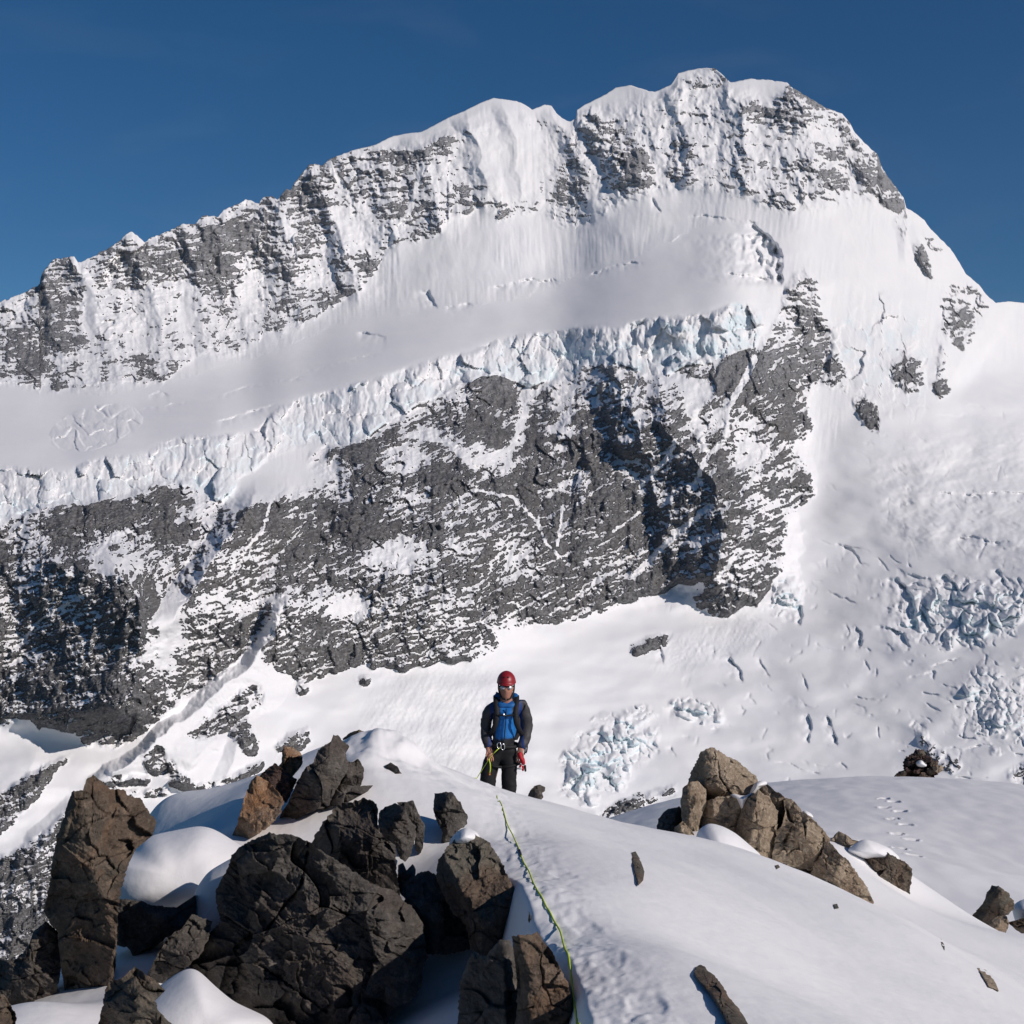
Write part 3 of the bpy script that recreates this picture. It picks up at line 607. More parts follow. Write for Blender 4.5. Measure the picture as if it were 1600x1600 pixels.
# trodden line beside the rope
TRAIL = [(752,1233,13),(772,1250,12.6),(790,1290,10.6),(818,1330,9.0),(845,1370,7.9),(868,1420,6.9),(890,1470,6.0),(915,1520,5.4),(945,1570,4.9),(975,1620,4.5)]
TR = to_xyz(TRAIL)
def trail(x, y):
    d = np.full(x.shape, 1e9); s = np.zeros(x.shape); acc = 0
    for a, b in zip(TR[:-1], TR[1:]):
        v = b-a; l2 = v[0]**2+v[1]**2; t = np.clip(((x-a[0])*v[0]+(y-a[1])*v[1])/l2, 0, 1)
        dd = np.hypot(x-a[0]-t*v[0], y-a[1]-t*v[1]); m = dd < d
        cr = v[0]*(y-a[1])-v[1]*(x-a[0]); s = np.where(m, acc+t*math.sqrt(l2), s); d = np.where(m, dd*np.sign(cr), d) if False else np.where(m, dd, d); acc += math.sqrt(l2)
    return d, s
EDGE = to_xyz([(735,1305,9.2),(765,1330,8.6),(795,1368,7.9),(820,1432,6.75),(845,1462,6.2),(876,1512,5.5),(893,1560,4.95),(904,1620,4.45),(910,1700,3.7)])
def base(x, y):
    z = ridge_tps(x, y)
    best = np.full(x.shape, 1e9); sd = np.zeros(x.shape); s = np.zeros(x.shape); acc = 0
    for a, b in zip(EDGE[:-1], EDGE[1:]):
        v = b-a; L = math.hypot(v[0], v[1]); t = np.clip(((x-a[0])*v[0]+(y-a[1])*v[1])/L**2, 0, 1)
        d = np.hypot(x-a[0]-t*v[0], y-a[1]-t*v[1]); cr = -(v[0]*(y-a[1])-v[1]*(x-a[0])); m = d < best
        sd = np.where(m, d*np.sign(cr), sd); s = np.where(m, acc+t*L, s); best = np.where(m, d, best); acc += L
    sd = sd*1.0
    A = .55*sstep(.0, 1.2, s)
    z = z-A*sstep(-.06, .13, sd)*(1-sstep(1.0, 2.0, sd))
    for (bx_, by_, bd, sg, am) in BUMPS:
        X0 = (bx_-800)/F*bd; z = z+am*np.exp(-((x-X0)**2+((y-bd)*.8)**2)/sg**2)
    return z
BUMPS = [(590,1178,11.9,.30,.13),(622,1190,12.0,.25,.08),(572,1200,11.3,.22,.08),(650,1200,11.9,.3,.05)]
def zg(x, y):
    z = base(x, y)
    lump = np.exp(-((x+1.05)**2+(y-11.8)**2)/.6**2); z = z+lump*.06*fbm(x/.22, y/.22, 3, 830)
    near = sstep(30, 12, y)
    z = z+near*(.035*fbm(x/1.4, y/2.0, 2, 801)+.004*fbm(x/.35+y/1.5, y/.5, 2, 802)+.0015*fbm(x/.07, y/.09, 2, 803))
    # wind lines on the flank
    z = z+near*.010*fbm((x*.8+y*.35)/.5, (y-x*.3)/3.2, 2, 806)*sstep(.4, 1.5, x)
    d, s = trail(x, y)
    w = np.exp(-(d/.22)**2)
    z = z-.012*w+w*(.010*fbm(x/.13, y/.16, 3, 804)-.008*np.abs(fbm(x/.06, y/.07, 2, 805)))
    return z
def foot(x, y, z, c, ang, L=.30, W=.115, dep=.007):
    ca, sa = math.cos(ang), math.sin(ang); u = (x-c[0])*ca+(y-c[1])*sa; v = -(x-c[0])*sa+(y-c[1])*ca
    q = (np.abs(u/(L/2))**3+np.abs(v/(W/2))**3)**(1/3.)+.25*fbm(x/.09+c[0]*7, y/.09, 2, 66)*(dep < .1)
    return z-dep*sstep(1.25, .75, q)+.25*dep*np.exp(-((q-1.3)/.22)**2)
FEET = []
_r = random.Random(4)
for i in range(13):
    f = i/12*(len(TR)-1.001); k = int(f); p = TR[k]+(TR[k+1]-TR[k])*(f-k); dvec = TR[k+1]-TR[k]; a = math.atan2(dvec[1], dvec[0])
    off = .09*(1 if i % 2 else -1)+_r.uniform(-.05, .05)
    FEET.append(((p[0]-math.sin(a)*off+_r.uniform(-.03, .03), p[1]+math.cos(a)*off), a+_r.uniform(-.25, .25)))
FEET += [((-.42,12.4),1.8),((-.30,11.9),1.9),((-.55,11.2),2.0),((-.62,12.9),2.2),((-.75,11.6),2.3)]
_zg0 = zg
def zg(x, y):
    z = _zg0(x, y)
    for c, a in FEET: z = foot(x, y, z, c, a)
    return z
def hit(px, py, d0=2.5, d1=26., surf=None):
    """first point of the snow seen through (px, py)"""
    surf = surf or base
    D = np.exp(np.linspace(math.log(d0), math.log(d1), 900)); P = px2w(np.full_like(D, px), np.full_like(D, py), D)
    e = P[:, 2]-surf(P[:, 0], P[:, 1]); b = np.nonzero(e <= 0)[0]
    if not len(b): return d1
    i = b[0]
    return D[i] if i == 0 else D[i-1]+(D[i]-D[i-1])*e[i-1]/(e[i-1]-e[i]+1e-12)
def snow_material():
    m = NT('snow'); geo = m.n('ShaderNodeNewGeometry').outputs['Position']
    n1 = m.noise(geo, 9, 4, .55); n2 = m.noise(geo, 70, 3, .6); n3 = m.noise(geo, 1.2, 3)
    c = m.mix(m.rng(n3, .3, .7), (.815, .812, .825), (.845, .842, .848)); m.l(c, m.b.inputs['Base Color'])
    m.b.inputs['Roughness'].default_value = .62; m.b.inputs['Specular IOR Level'].default_value = .25
    b = m.bump(n1, .25, .02); m.l(m.bump(n2, .12, .004, b), m.b.inputs['Normal'])
    return m.m
MAT_SNOW = snow_material()
ta = np.linspace(-.80, .62, 1050); yy = np.exp(np.linspace(math.log(.7), math.log(31), 820))
TA, YY = np.meshgrid(ta, yy, indexing='ij'); XX = TA*(YY+.6)
ZZ = zg(XX, YY)
o = grid_mesh('snow_ridge', np.stack([XX, YY, ZZ], -1), MAT_SNOW); tag(o, kind='structure')

FIELD = to_xyz([(930,1285,70),(1000,1264,70),(1062,1250,70),(1130,1238,70),(1209,1227,70),(1300,1219,70),(1400,1217,70),(1465,1218,70),(1530,1225,70),(1600,1238,70),(1700,1262,70),(1800,1290,70),
  (1460,1428,30),(1500,1432,30),(1560,1452,29),(1620,1480,28),(1300,1350,34),(1200,1330,36),(1420,1395,33),(1000,1330,42),
  (1430,1330,41),(1560,1360,38),(1700,1400,38)])
FIELD = np.concatenate([FIELD, np.array([(0,95,-28),(12,95,-25),(25,92,-22),(36,95,-26),(60,92,-30),(60,60,-17),(40,40,-13),(25,24,-11),(12,20,-10.5),(4,22,-11),(-2,28,-14),(-6,60,-18),(-14,75,-26),(-20,40,-24),(9,26,-8.2),(60,30,-18)])])
field_tps = TPS(FIELD, 5e-3, 25.)
def zf(x, y):
    z = field_tps(x, y)+.10*fbm(x/6, y/9, 3, 811)+.03*fbm(x/1.2, y/2, 2, 812)
    return z
def zf_full(x, y):
    z = zf(x, y)
    for (px, py, s_) in STEPS: z = foot(x, y, z, FP[(px, py)], s_, .42, .22, .17)
    # drift bank behind the boulder at the right
    return z
STEPS = [(1381,1248,.25),(1397,1252,.0),(1382,1262,.25),(1407,1267,.0),(1395,1280,.3),(1416,1289,.0),(1402,1302,.3),(1424,1310,.0),(1406,1324,.3),(1427,1333,.0)]
FP = {}
for (px, py, s_) in STEPS:
    d = hit(px, py, 24, 75, field_tps); q = px2w(np.float64(px), np.float64(py), np.float64(d)); FP[(px, py)] = (q[0], q[1])
ta = np.linspace(-.12, .62, 700); yy = np.exp(np.linspace(math.log(18), math.log(110), 620))
TA, YY = np.meshgrid(ta, yy, indexing='ij'); XX = TA*YY
o = grid_mesh('snow_field', np.stack([XX, YY, zf_full(XX, YY)], -1), MAT_SNOW); tag(o, kind='structure')
print('ground', time.time()-T0)
# ================================================================== boulders and outcrops
def rock_material(name, stops, patch, patch_amt, vein=(.30, .28, .25), sc=1.0, warm=None):
    m = NT(name); geo = m.n('ShaderNodeNewGeometry').outputs['Position']
    nA = m.noise(geo, 5*sc, 8, .68, .4); nB = m.noise(geo, 1.3*sc, 4, .6, .8); nC = m.noise(geo, 45*sc, 5, .7)
    nD = m.noise(geo, 3.4*sc, 6, .62, 1.0)
    st = m.noise(geo, 2.0*sc, 7, .7, 1.2, sc3=(1.0, 1.0, 3.2), rot=(.3, -.75, .2))
    c = m.ramp(nA, stops)
    c = m.mix(m.math('MULTIPLY', m.rng(nB, .46, .66), patch_amt), c, patch)
    nE = m.noise(geo, 16*sc, 6, .72, .6); nF = m.noise(geo, 120*sc, 3, .7)
    c = m.mix(m.rng(nE, .36, .64, .55, 0), c, tuple(x*.55 for x in stops[0][1]))
    c = m.mix(m.rng(nE, .56, .72, 0, .55), c, tuple(min(.6, x*1.35) for x in stops[2][1]))
    c = m.mix(m.rng(st, .61, .68, 0, .5), c, vein)
    c = m.mix(m.rng(nC, .56, .74, 0, .6), c, tuple(x*2.1 for x in stops[1][1]))
    c = m.mix(m.rng(nC, .44, .28, 0, .65), c, tuple(x*.4 for x in stops[0][1]))
    c = m.mix(m.rng(nF, .6, .75, 0, .5), c, vein)
    if warm: c = m.mix(m.rng(nD, .55, .70, 0, .6), c, warm)
    m.l(c, m.b.inputs['Base Color'])
    m.b.inputs['Roughness'].default_value = .82; m.b.inputs['Specular IOR Level'].default_value = .28
    b = m.bump(st, .6, .05/sc); b = m.bump(nA, .8, .05/sc, b); b = m.bump(nE, .6, .025/sc, b); m.l(m.bump(nC, .6, .010/sc, b), m.b.inputs['Normal'])
    return m.m
RM = dict(
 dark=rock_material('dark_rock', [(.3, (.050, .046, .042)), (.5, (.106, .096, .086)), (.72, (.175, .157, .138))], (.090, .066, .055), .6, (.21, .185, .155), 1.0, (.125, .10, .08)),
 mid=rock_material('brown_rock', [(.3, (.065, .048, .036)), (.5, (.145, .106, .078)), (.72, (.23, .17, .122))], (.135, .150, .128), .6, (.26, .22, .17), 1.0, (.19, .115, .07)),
 tan=rock_material('tan_rock', [(.3, (.19, .147, .105)), (.5, (.37, .297, .22)), (.72, (.50, .415, .318))], (.24, .17, .115), .7, (.36, .32, .26), 1.0, (.25, .17, .115)),
 rust=rock_material('rusty_rock', [(.3, (.13, .08, .05)), (.5, (.30, .20, .13)), (.72, (.44, .34, .24))], (.34, .17, .075), .9, (.46, .42, .36), 1.6, (.30, .13, .05)),
 red=rock_material('red_rock', [(.3, (.035, .024, .022)), (.5, (.085, .054, .046)), (.72, (.14, .09, .075))], (.11, .06, .045), .6, (.16, .12, .10), 1.4),
)
def bilin(g, X, Y):
    gx, gy, A = g; fx = np.clip((X-gx[0])/(gx[1]-gx[0]), 0, len(gx)-1.001); fy = np.clip((Y-gy[0])/(gy[1]-gy[0]), 0, len(gy)-1.001)
    i = fx.astype(int); j = fy.astype(int); fx = fx-i; fy = fy-j
    return (A[i, j]*(1-fx)+A[i+1, j]*fx)*(1-fy)+(A[i, j+1]*(1-fx)+A[i+1, j+1]*fx)*fy
def resample(poly, n):
    p = np.array(poly, float); q = np.concatenate([p, p[:1]]); s = np.concatenate([[0], np.cumsum(np.hypot(*np.diff(q, axis=0).T))])
    t = np.linspace(0, s[-1], n, endpoint=False)
    return np.stack([np.interp(t, s, q[:, 0]), np.interp(t, s, q[:, 1])], 1), s[-1]
def solid(name, poly, D, T, mat, seed=0, planes=9, extra=(), jit=.3, cell=.26, amp=.055, rough=.03, centre=None, back=.9, wob=1.0, smooth=False, parent=None, prof=2.2, lean=(0, 0), cracks=()):
    """closed body whose silhouette, seen from the camera's place, follows poly (photo pixels) at distance D;
    it bulges T metres forward in flat facets and back*T metres behind"""
    rs = np.random.RandomState(seed+11); P = np.array(poly, float)
    per = resample(poly, 16)[1]; n = int(np.clip(per/1.3, 40, 760)); O, per = resample(poly, n)
    ext = np.ptp(P, axis=0); c = np.array(centre if centre else (P.mean(0)+O.mean(0))/2, float)
    if not smooth:
        s_ = np.arange(n)*per/n; wp = min(2.4, ext.min()*.03)*wob
        nv = O-c; nv /= np.linalg.norm(nv, axis=1, keepdims=True)+1e-9
        O = O+nv*(wp*(fbm(s_/11., s_*0+seed, 3, seed)+.5*fbm(s_/3.5, s_*0+seed+.5, 2, seed+3)))[:, None]
    else:
        for _ in range(max(6, n//5)): O = .25*np.roll(O, 1, 0)+.5*O+.25*np.roll(O, -1, 0)
    m = int(np.clip(min(ext)/2/1.3, 14, 190))
    r = np.linspace(0, 1, m+1)[1:]
    XY = c+(O[:, None]-c)*r[None, :, None]          # (n, m, 2)
    if isinstance(D, tuple): Dm, inv = D; D = Dm
    else: inv = None
    k = D/F; u = (XY[..., 0]-c[0])*k; v = -(XY[..., 1]-c[1])*k
    a = ext[0]*k/2; b = ext[1]*k/2; R1 = np.broadcast_to(r, u.shape)
    if smooth:
        h = T*(1-R1**prof)**.75+lean[0]*u+lean[1]*v
        h = h+T*.07*fbm(u/.45+seed, v/.45, 2, seed)+.003*fbm(u/.15+seed, v/.15, 2, seed+1)
    else:
        H = []
        for i in range(planes):
            th = rs.rand()*2*math.pi; rr = math.sqrt(rs.rand())*.85 if i else 0
            pu, pv = a*rr*math.cos(th), b*rr*math.sin(th)
            h0 = T*(1-rr**2)*(1+.10*rs.randn())
            gu = -2*T*pu/a**2*.8+jit*rs.randn()*T/a+lean[0]; gv = -2*T*pv/b**2*.8+jit*rs.randn()*T/b+lean[1]
            H.append(h0+gu*(u-pu)+gv*(v-pv))
        for (ex, ey, h0, gu, gv) in extra:
            H.append(h0*T+gu*(u-(ex-c[0])*k)+gv*(v+(ey-c[1])*k))
        H = np.stack(H); ks = 26./T
        mn = H.min(0); h = mn-np.log(np.exp(-ks*(H-mn)).sum(0))/ks
        h = np.maximum(h, -.35*T*R1**4)
        q = np.stack([u+seed*3.1, v+seed*1.7], -1)
        e = np.minimum(1, (1-R1)*6+.25)
        A1, A2, x1, x2, ax, ay = vor2(q[..., 0]/cell+.35*fbm(q[..., 0]/cell, q[..., 1]/cell, 2, seed), q[..., 1]/(cell*.8)+.35*fbm(q[..., 0]/cell+9, q[..., 1]/cell, 2, seed+1), seed+60)
        h = h+e*amp*((x1-.5)*1.3+ax*(x2-.5)*2.6+ay*(x1-.5)*2.2-.30*np.exp(-((A2-A1)/.035)**2)*(x2 > .6))+e*amp*.5*fbm(q[..., 0]/(cell*.8), q[..., 1]/(cell*.8), 2, seed+4)
        c2 = cell*.34
        B1, B2, y1, y2, bx_, by_ = vor2(q[..., 0]/c2+.4*fbm(q[..., 0]/c2, q[..., 1]/c2, 2, seed+5), q[..., 1]/c2, seed+61)
        h = h+e*amp*.42*((y1-.5)*1.3+bx_*(y2-.5)*2.5+by_*(y1-.5)*2)
        fu = q[..., 0]*.8-q[..., 1]*.6; fv = q[..., 0]*.6+q[..., 1]*.8
        h = h+e*rough*(1.25*fbm(q[..., 0]/.22, q[..., 1]/.22, 5, seed+7, .66)+(.35+.9*sstep(-.2, .5, fbm(q[..., 0]/.5, q[..., 1]/.5, 2, seed+9)))*.5*ridged(fu/.34, fv/.06, 3, seed+8)-.3)
        for pts, wd, dp in cracks:
            d = np.full(u.shape, 1e9)
            for (x1_, y1_), (x2_, y2_) in zip(pts[:-1], pts[1:]):
                l2 = (x2_-x1_)**2+(y2_-y1_)**2; tt = np.clip(((XY[..., 0]-x1_)*(x2_-x1_)+(XY[..., 1]-y1_)*(y2_-y1_))/l2, 0, 1)
                d = np.minimum(d, np.hypot(XY[..., 0]-x1_-tt*(x2_-x1_), XY[..., 1]-y1_-tt*(y2_-y1_)))
            d = np.abs(d+wd*1.3*fbm(XY[..., 0]/9, XY[..., 1]/9, 3, seed+31))
            h = h-dp*np.clip(.7+1.1*fbm(XY[..., 0]/22, XY[..., 1]/22, 2, seed+32), .05, 1.4)*np.exp(-(d/(wd*.8))**2)
    if inv is not None: h = np.maximum(h, .02)*(1-R1**5)+.01
    edge = h[:, -1:]
    # front centre, front rings, back rings, back centre
    hb = -T*back
    bR = np.array([1.0, .97, .86, .66, .4, .15]); bf = np.array([.35, .6, .85, 1., 1.05, 1.08])
    Bxy = c+(O[:, None]-c)*bR[None, :, None]
    bh = np.minimum(edge-.02*T, 0)*0+edge+(hb-edge)*bf[None]
    if not smooth:
        bu = (Bxy[..., 0]-c[0])*k; bv = (Bxy[..., 1]-c[1])*k
        bh = bh+.12*T*fbm(bu/.3+5, bv/.3+seed, 3, seed+77)*bf[None]
    XYa = np.concatenate([XY, Bxy], 1); ha = np.concatenate([h, bh], 1)
    Dg = D if inv is None else bilin(inv, XYa[..., 0], XYa[..., 1])
    W = px2w(XYa[..., 0], XYa[..., 1], Dg-ha-(0 if inv is None else .05))
    M = XYa.shape[1]
    fc = px2w(c[0], c[1], D-np.median(h[:, 0])); bc = px2w(c[0], c[1], D-bh[:, -1].mean())
    V = np.concatenate([W.reshape(-1, 3), fc[None], bc[None]])
    idx = np.arange(n*M).reshape(n, M); nx = np.roll(idx, -1, 0)
    Q = np.stack([idx[:, :-1], nx[:, :-1], nx[:, 1:], idx[:, 1:]], -1).reshape(-1, 4)
    t1 = np.stack([np.full(n, n*M), nx[:, 0], idx[:, 0], idx[:, 0]], -1); t2 = np.stack([np.full(n, n*M+1), idx[:, -1], nx[:, -1], nx[:, -1]], -1)
    loc = px2w(c[0], P[:, 1].max(), D); V = V-loc
    me = bpy.data.meshes.new(name); faces_t = np.concatenate([t1[:, :3], t2[:, :3]])
    nl = Q.size+faces_t.size
    me.vertices.add(len(V)); me.vertices.foreach_set('co', V.astype(np.float32).ravel())
    me.loops.add(nl); me.loops.foreach_set('vertex_index', np.concatenate([Q.ravel(), faces_t.ravel()]).astype(np.int32))
    me.polygons.add(len(Q)+len(faces_t))
    me.polygons.foreach_set('loop_start', np.concatenate([np.arange(0, Q.size, 4), Q.size+np.arange(0, faces_t.size, 3)]).astype(np.int32))
    me.polygons.foreach_set('use_smooth', np.ones(len(Q)+len(faces_t), bool))
    me.update(calc_edges=True); me.validate()
    me.materials.append(mat)
    o = bpy.data.objects.new(name, me); COL.objects.link(o)
    if parent is not None: o.parent = parent; o.location = Vector(loc)-parent.location
    else: o.location = loc
    return o
def boulder(label, poly, D, T, mat='dark', group=None, name='boulder', cat='boulder', **kw):
    o = solid(name, poly, D, T, RM[mat], **kw)
    return tag(o, label, cat, group)
def drift(poly, D, T, name='snow_drift', **kw):
    o = solid(name, poly, D, T, MAT_SNOW, smooth=True, **kw); return tag(o, kind='structure')
G1 = 'dark boulders of the left foreground pile'; G2 = 'stones of the upper left pile'; G3 = 'rocks on the slope at the right'; G4 = 'slabs showing through the smooth snow slope'
boulder('tall brown boulder with a peaked top at the far left', [(114,1235),(129,1236),(135,1218),(146,1211),(159,1221),(171,1232),(194,1234),(199,1242),(219,1247),(231,1265),(245,1285),(238,1306),(220,1312),(208,1335),(198,1358),(190,1390),(184,1420),(183,1469),(180,1519),(172,1556),(145,1590),(105,1612),(101,1547),(94,1505),(90,1458),(75,1437),(68,1424),(76,1390),(81,1348),(89,1306),(100,1277),(105,1256)], 7.75, .42, 'mid', G1, seed=1, planes=7, centre=(140,1385), cell=.34, amp=.07,
  extra=[(120,1300,.95,.55,.5),(190,1290,.75,-1.0,.2),(140,1420,.95,-.25,.12),(95,1400,.7,2.4,0)])
boulder('low black rock ledge at the left edge below the tall boulder', [(71,1440),(52,1456),(45,1477),(39,1485),(24,1499),(-30,1502),(-30,1590),(26,1582),(52,1570),(89,1550),(100,1490),(93,1456)], 7.9, .25, 'dark', G1, seed=2)
boulder('brown rock in the bottom left corner half cut by the frame', [(-45,1540),(0,1550),(10,1558),(16,1571),(25,1584),(26,1610),(10,1645),(-45,1650)], 5.8, .16, 'mid', G1, seed=3)
boulder('small pointed brown rock at the bottom left beside a bright snow mound', [(168,1534),(189,1529),(210,1511),(220,1516),(244,1533),(259,1547),(242,1564),(250,1582),(263,1595),(285,1615),(285,1660),(145,1660),(152,1610),(160,1570)], 6.1, .2, 'mid', G1, seed=4, planes=6, extra=[(205,1540,1.0,.9,.4),(235,1540,.9,-.8,.5)])
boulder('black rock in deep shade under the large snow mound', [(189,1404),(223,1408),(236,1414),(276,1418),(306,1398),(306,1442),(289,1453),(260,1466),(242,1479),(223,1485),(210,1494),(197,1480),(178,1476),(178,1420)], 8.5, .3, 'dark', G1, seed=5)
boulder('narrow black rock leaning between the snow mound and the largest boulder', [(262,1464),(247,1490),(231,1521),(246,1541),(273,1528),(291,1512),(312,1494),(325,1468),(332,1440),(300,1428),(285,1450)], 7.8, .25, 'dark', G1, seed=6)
boulder('tiny dark stone stuck in the shaded snow mound', [(278,1372),(285,1367),(296,1373),(298,1378),(291,1392),(285,1396),(280,1388)], 8.95, .06, 'dark', G1, seed=7, cell=.1, amp=.012, rough=.008)
boulder('largest dark grey boulder, cracked, filling the bottom centre left', [(362,1335),(380,1320),(395,1312),(410,1306),(420,1300),(432,1304),(447,1302),(460,1306),(482,1314),(500,1328),(520,1340),(545,1356),(582,1382),(617,1392),(630,1406),(645,1418),(662,1445),(665,1480),(669,1495),(660,1515),(660,1540),(645,1562),(612,1578),(604,1605),(600,1660),(390,1660),(373,1601),(350,1570),(347,1557),(322,1535),(307,1517),(295,1505),(312,1475),(345,1440),(340,1420),(336,1397),(345,1375),(356,1357)], 8.0, .55, 'dark', G1, seed=8, planes=8, centre=(490,1470), cell=.40, amp=.125, rough=.04, jit=.3,
  extra=[(480,1430,.98,.42,.28),(600,1480,.85,-.25,.35),(420,1380,.85,.75,.2),(470,1560,1.0,.25,.55),(360,1490,.55,1.3,-.2)],
  cracks=[([(482,1310),(478,1345),(470,1385),(440,1420),(420,1450),(405,1480)],1.7,.10),([(400,1505),(440,1530),(480,1560),(510,1580)],2.5,.06),([(520,1415),(570,1450),(620,1480),(664,1480)],1.8,.04),([(580,1520),(560,1560),(580,1590)],2.2,.05)])
boulder('dark boulder resting on the upper right of the largest boulder', [(490,1310),(502,1290),(520,1266),(535,1255),(552,1252),(570,1247),(585,1252),(591,1265),(590,1280),(594,1300),(602,1310),(617,1320),(620,1335),(618,1345),(621,1370),(626,1402),(612,1402),(580,1394),(542,1366),(516,1350),(480,1334)], 8.9, .42, 'dark', G1, seed=9, planes=8, cell=.3, amp=.06, centre=(570,1315), extra=[(545,1290,1.0,.45,-.3),(600,1345,.9,-.3,.5)])
boulder('rounded dark rock with a pale ridge, right of the resting boulder', [(601,1260),(617,1256),(632,1260),(637,1275),(650,1292),(649,1310),(642,1335),(634,1347),(625,1342),(617,1322),(597,1307),(590,1292),(592,1272)], 9.5, .2, 'dark', G1, seed=10, planes=6, cell=.2, amp=.03, extra=[(612,1290,1.,1.2,.1),(622,1290,1.,-.8,.1)])
boulder('brown rock tucked behind the rounded ridged rock', [(620,1254),(646,1251),(652,1267),(664,1290),(661,1325),(655,1336),(648,1325),(650,1305),(640,1290),(630,1265)], 9.75, .14, 'dark', G1, seed=11, planes=6, cell=.2, amp=.03, centre=(648,1290))
boulder('upright dark rock standing alone in the snow left of the rope', [(679,1240),(706,1237),(720,1255),(729,1272),(731,1287),(716,1298),(704,1314),(689,1318),(692,1300),(680,1280),(677,1262)], 10.0, .22, 'dark', G1, seed=12, planes=5, cell=.2, amp=.03, extra=[(697,1270,1.,1.4,.2),(705,1270,.95,-.7,.3)])
boulder('big boulder with one black face and one brown face beside the rope', [(730,1299),(745,1305),(765,1317),(780,1340),(790,1362),(805,1390),(817,1420),(815,1440),(800,1454),(785,1469),(760,1500),(752,1492),(735,1484),(728,1445),(708,1428),(693,1400),(681,1370),(684,1345),(702,1320),(713,1309),(722,1314)], 8.0, .42, 'mid', G1, seed=13, planes=4, centre=(752,1395), cell=.22, amp=.045, jit=.15,
  extra=[(757,1380,1.0,1.9,.15),(762,1380,1.0,-.55,.25),(765,1450,.85,-.2,-1.0)])
boulder('pair of small pointed stones wedged against the largest boulder', [(622,1352),(630,1348),(635,1360),(645,1350),(650,1358),(648,1372),(651,1387),(645,1400),(635,1407),(625,1395),(621,1375)], 8.5, .12, 'dark', G1, seed=14, planes=6, cell=.12, amp=.02)
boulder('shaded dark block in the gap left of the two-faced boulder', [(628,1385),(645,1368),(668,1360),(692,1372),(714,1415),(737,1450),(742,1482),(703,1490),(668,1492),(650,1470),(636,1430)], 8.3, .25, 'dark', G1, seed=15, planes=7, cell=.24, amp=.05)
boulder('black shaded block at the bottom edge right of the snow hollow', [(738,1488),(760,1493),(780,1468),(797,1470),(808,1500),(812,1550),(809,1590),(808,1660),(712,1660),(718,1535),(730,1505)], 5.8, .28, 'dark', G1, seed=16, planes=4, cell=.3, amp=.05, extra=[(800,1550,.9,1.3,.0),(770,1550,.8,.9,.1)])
boulder('grey brown boulder at the bottom edge touching the rope', [(800,1463),(812,1461),(832,1460),(839,1455),(852,1474),(862,1485),(872,1507),(887,1535),(894,1567),(898,1600),(900,1660),(800,1660),(806,1590),(809,1550),(804,1500)], 5.3, .3, 'mid', G1, seed=17, planes=5, cell=.26, amp=.05, extra=[(818,1540,1.,1.5,.1),(850,1550,1.,-.75,.25)])
# upper pile
boulder('steep dark slab at the top of the upper pile, pointed like a tooth', [(429,1299),(440,1270),(450,1255),(465,1220),(477,1200),(490,1190),(497,1172),(510,1162),(520,1157),(521,1147),(530,1152),(535,1157),(546,1165),(541,1177),(545,1200),(530,1225),(512,1260),(470,1275),(450,1292)], 10.5, .4, 'dark', G2, seed=20, planes=5, centre=(495,1222), cell=.3, amp=.05, extra=[(505,1210,1.,.95,.25),(525,1200,.95,-.6,.3)])
boulder('squat dark rock right of the tooth shaped slab', [(520,1205),(540,1190),(552,1190),(560,1185),(569,1200),(568,1215),(562,1232),(540,1232),(518,1226)], 10.7, .24, 'dark', G2, seed=21, planes=6, cell=.22, amp=.04)
boulder('low dark rock at the foot of the upper pile', [(503,1266),(510,1236),(528,1226),(560,1228),(583,1227),(574,1237),(550,1250),(532,1258)], 10.55, .2, 'dark', G2, seed=22, planes=6, cell=.22, amp=.04)
boulder('rusty orange boulder with a broad flat face at the left of the upper pile', [(400,1211),(410,1216),(430,1230),(444,1252),(440,1266),(430,1282),(420,1292),(395,1308),(377,1319),(361,1309),(370,1290),(375,1270),(382,1247),(390,1225)], 10.2, .3, 'rust', G2, seed=23, planes=3, cell=.4, amp=.03, extra=[(410,1250,1.,-.12,.3),(395,1288,.9,.25,-1.3),(382,1280,.8,1.5,0)])
boulder('small orange and white stone above the rusty boulder', [(444,1165),(455,1167),(470,1176),(474,1190),(465,1205),(457,1214),(445,1213),(430,1205),(440,1190),(441,1175)], 10.9, .16, 'rust', G2, seed=24, planes=6, cell=.16, amp=.03)
boulder('dark red stone between the rusty boulder and the tooth shaped slab', [(405,1212),(415,1203),(430,1192),(447,1206),(464,1218),(459,1232),(447,1256),(432,1236),(410,1219)], 10.5, .16, 'red', G2, seed=25, planes=6, cell=.14, amp=.03)
boulder('flat brown slab capping the snow behind the upper pile', [(535,1154),(547,1145),(561,1140),(572,1144),(583,1152),(572,1162),(540,1163)], 12.6, .2, 'mid', G2, seed=26, planes=5, cell=.2, amp=.02)
boulder('small dark rock half buried in lumpy snow behind the upper pile', [(597,1201),(610,1191),(620,1197),(632,1214),(612,1224),(596,1221)], 11.2, .12, 'dark', G2, seed=27, planes=6, cell=.15, amp=.02)
boulder('dark rock shaped like a mitten poking over the crest beside the person', [(822,1250),(828,1236),(835,1228),(844,1226),(852,1230),(852,1236),(847,1239),(849,1246),(842,1254)], 14.9, .12, 'dark', None, seed=28, planes=6, cell=.12, amp=.015, centre=(840,1239))
boulder('tiny stone beside the snow drip above the lowest rope side boulder', [(827,1424),(829,1429),(830,1440),(828,1446),(825,1438)], 6.9, .015, 'dark', G4, seed=29, planes=5, cell=.05, amp=.003, rough=.003)
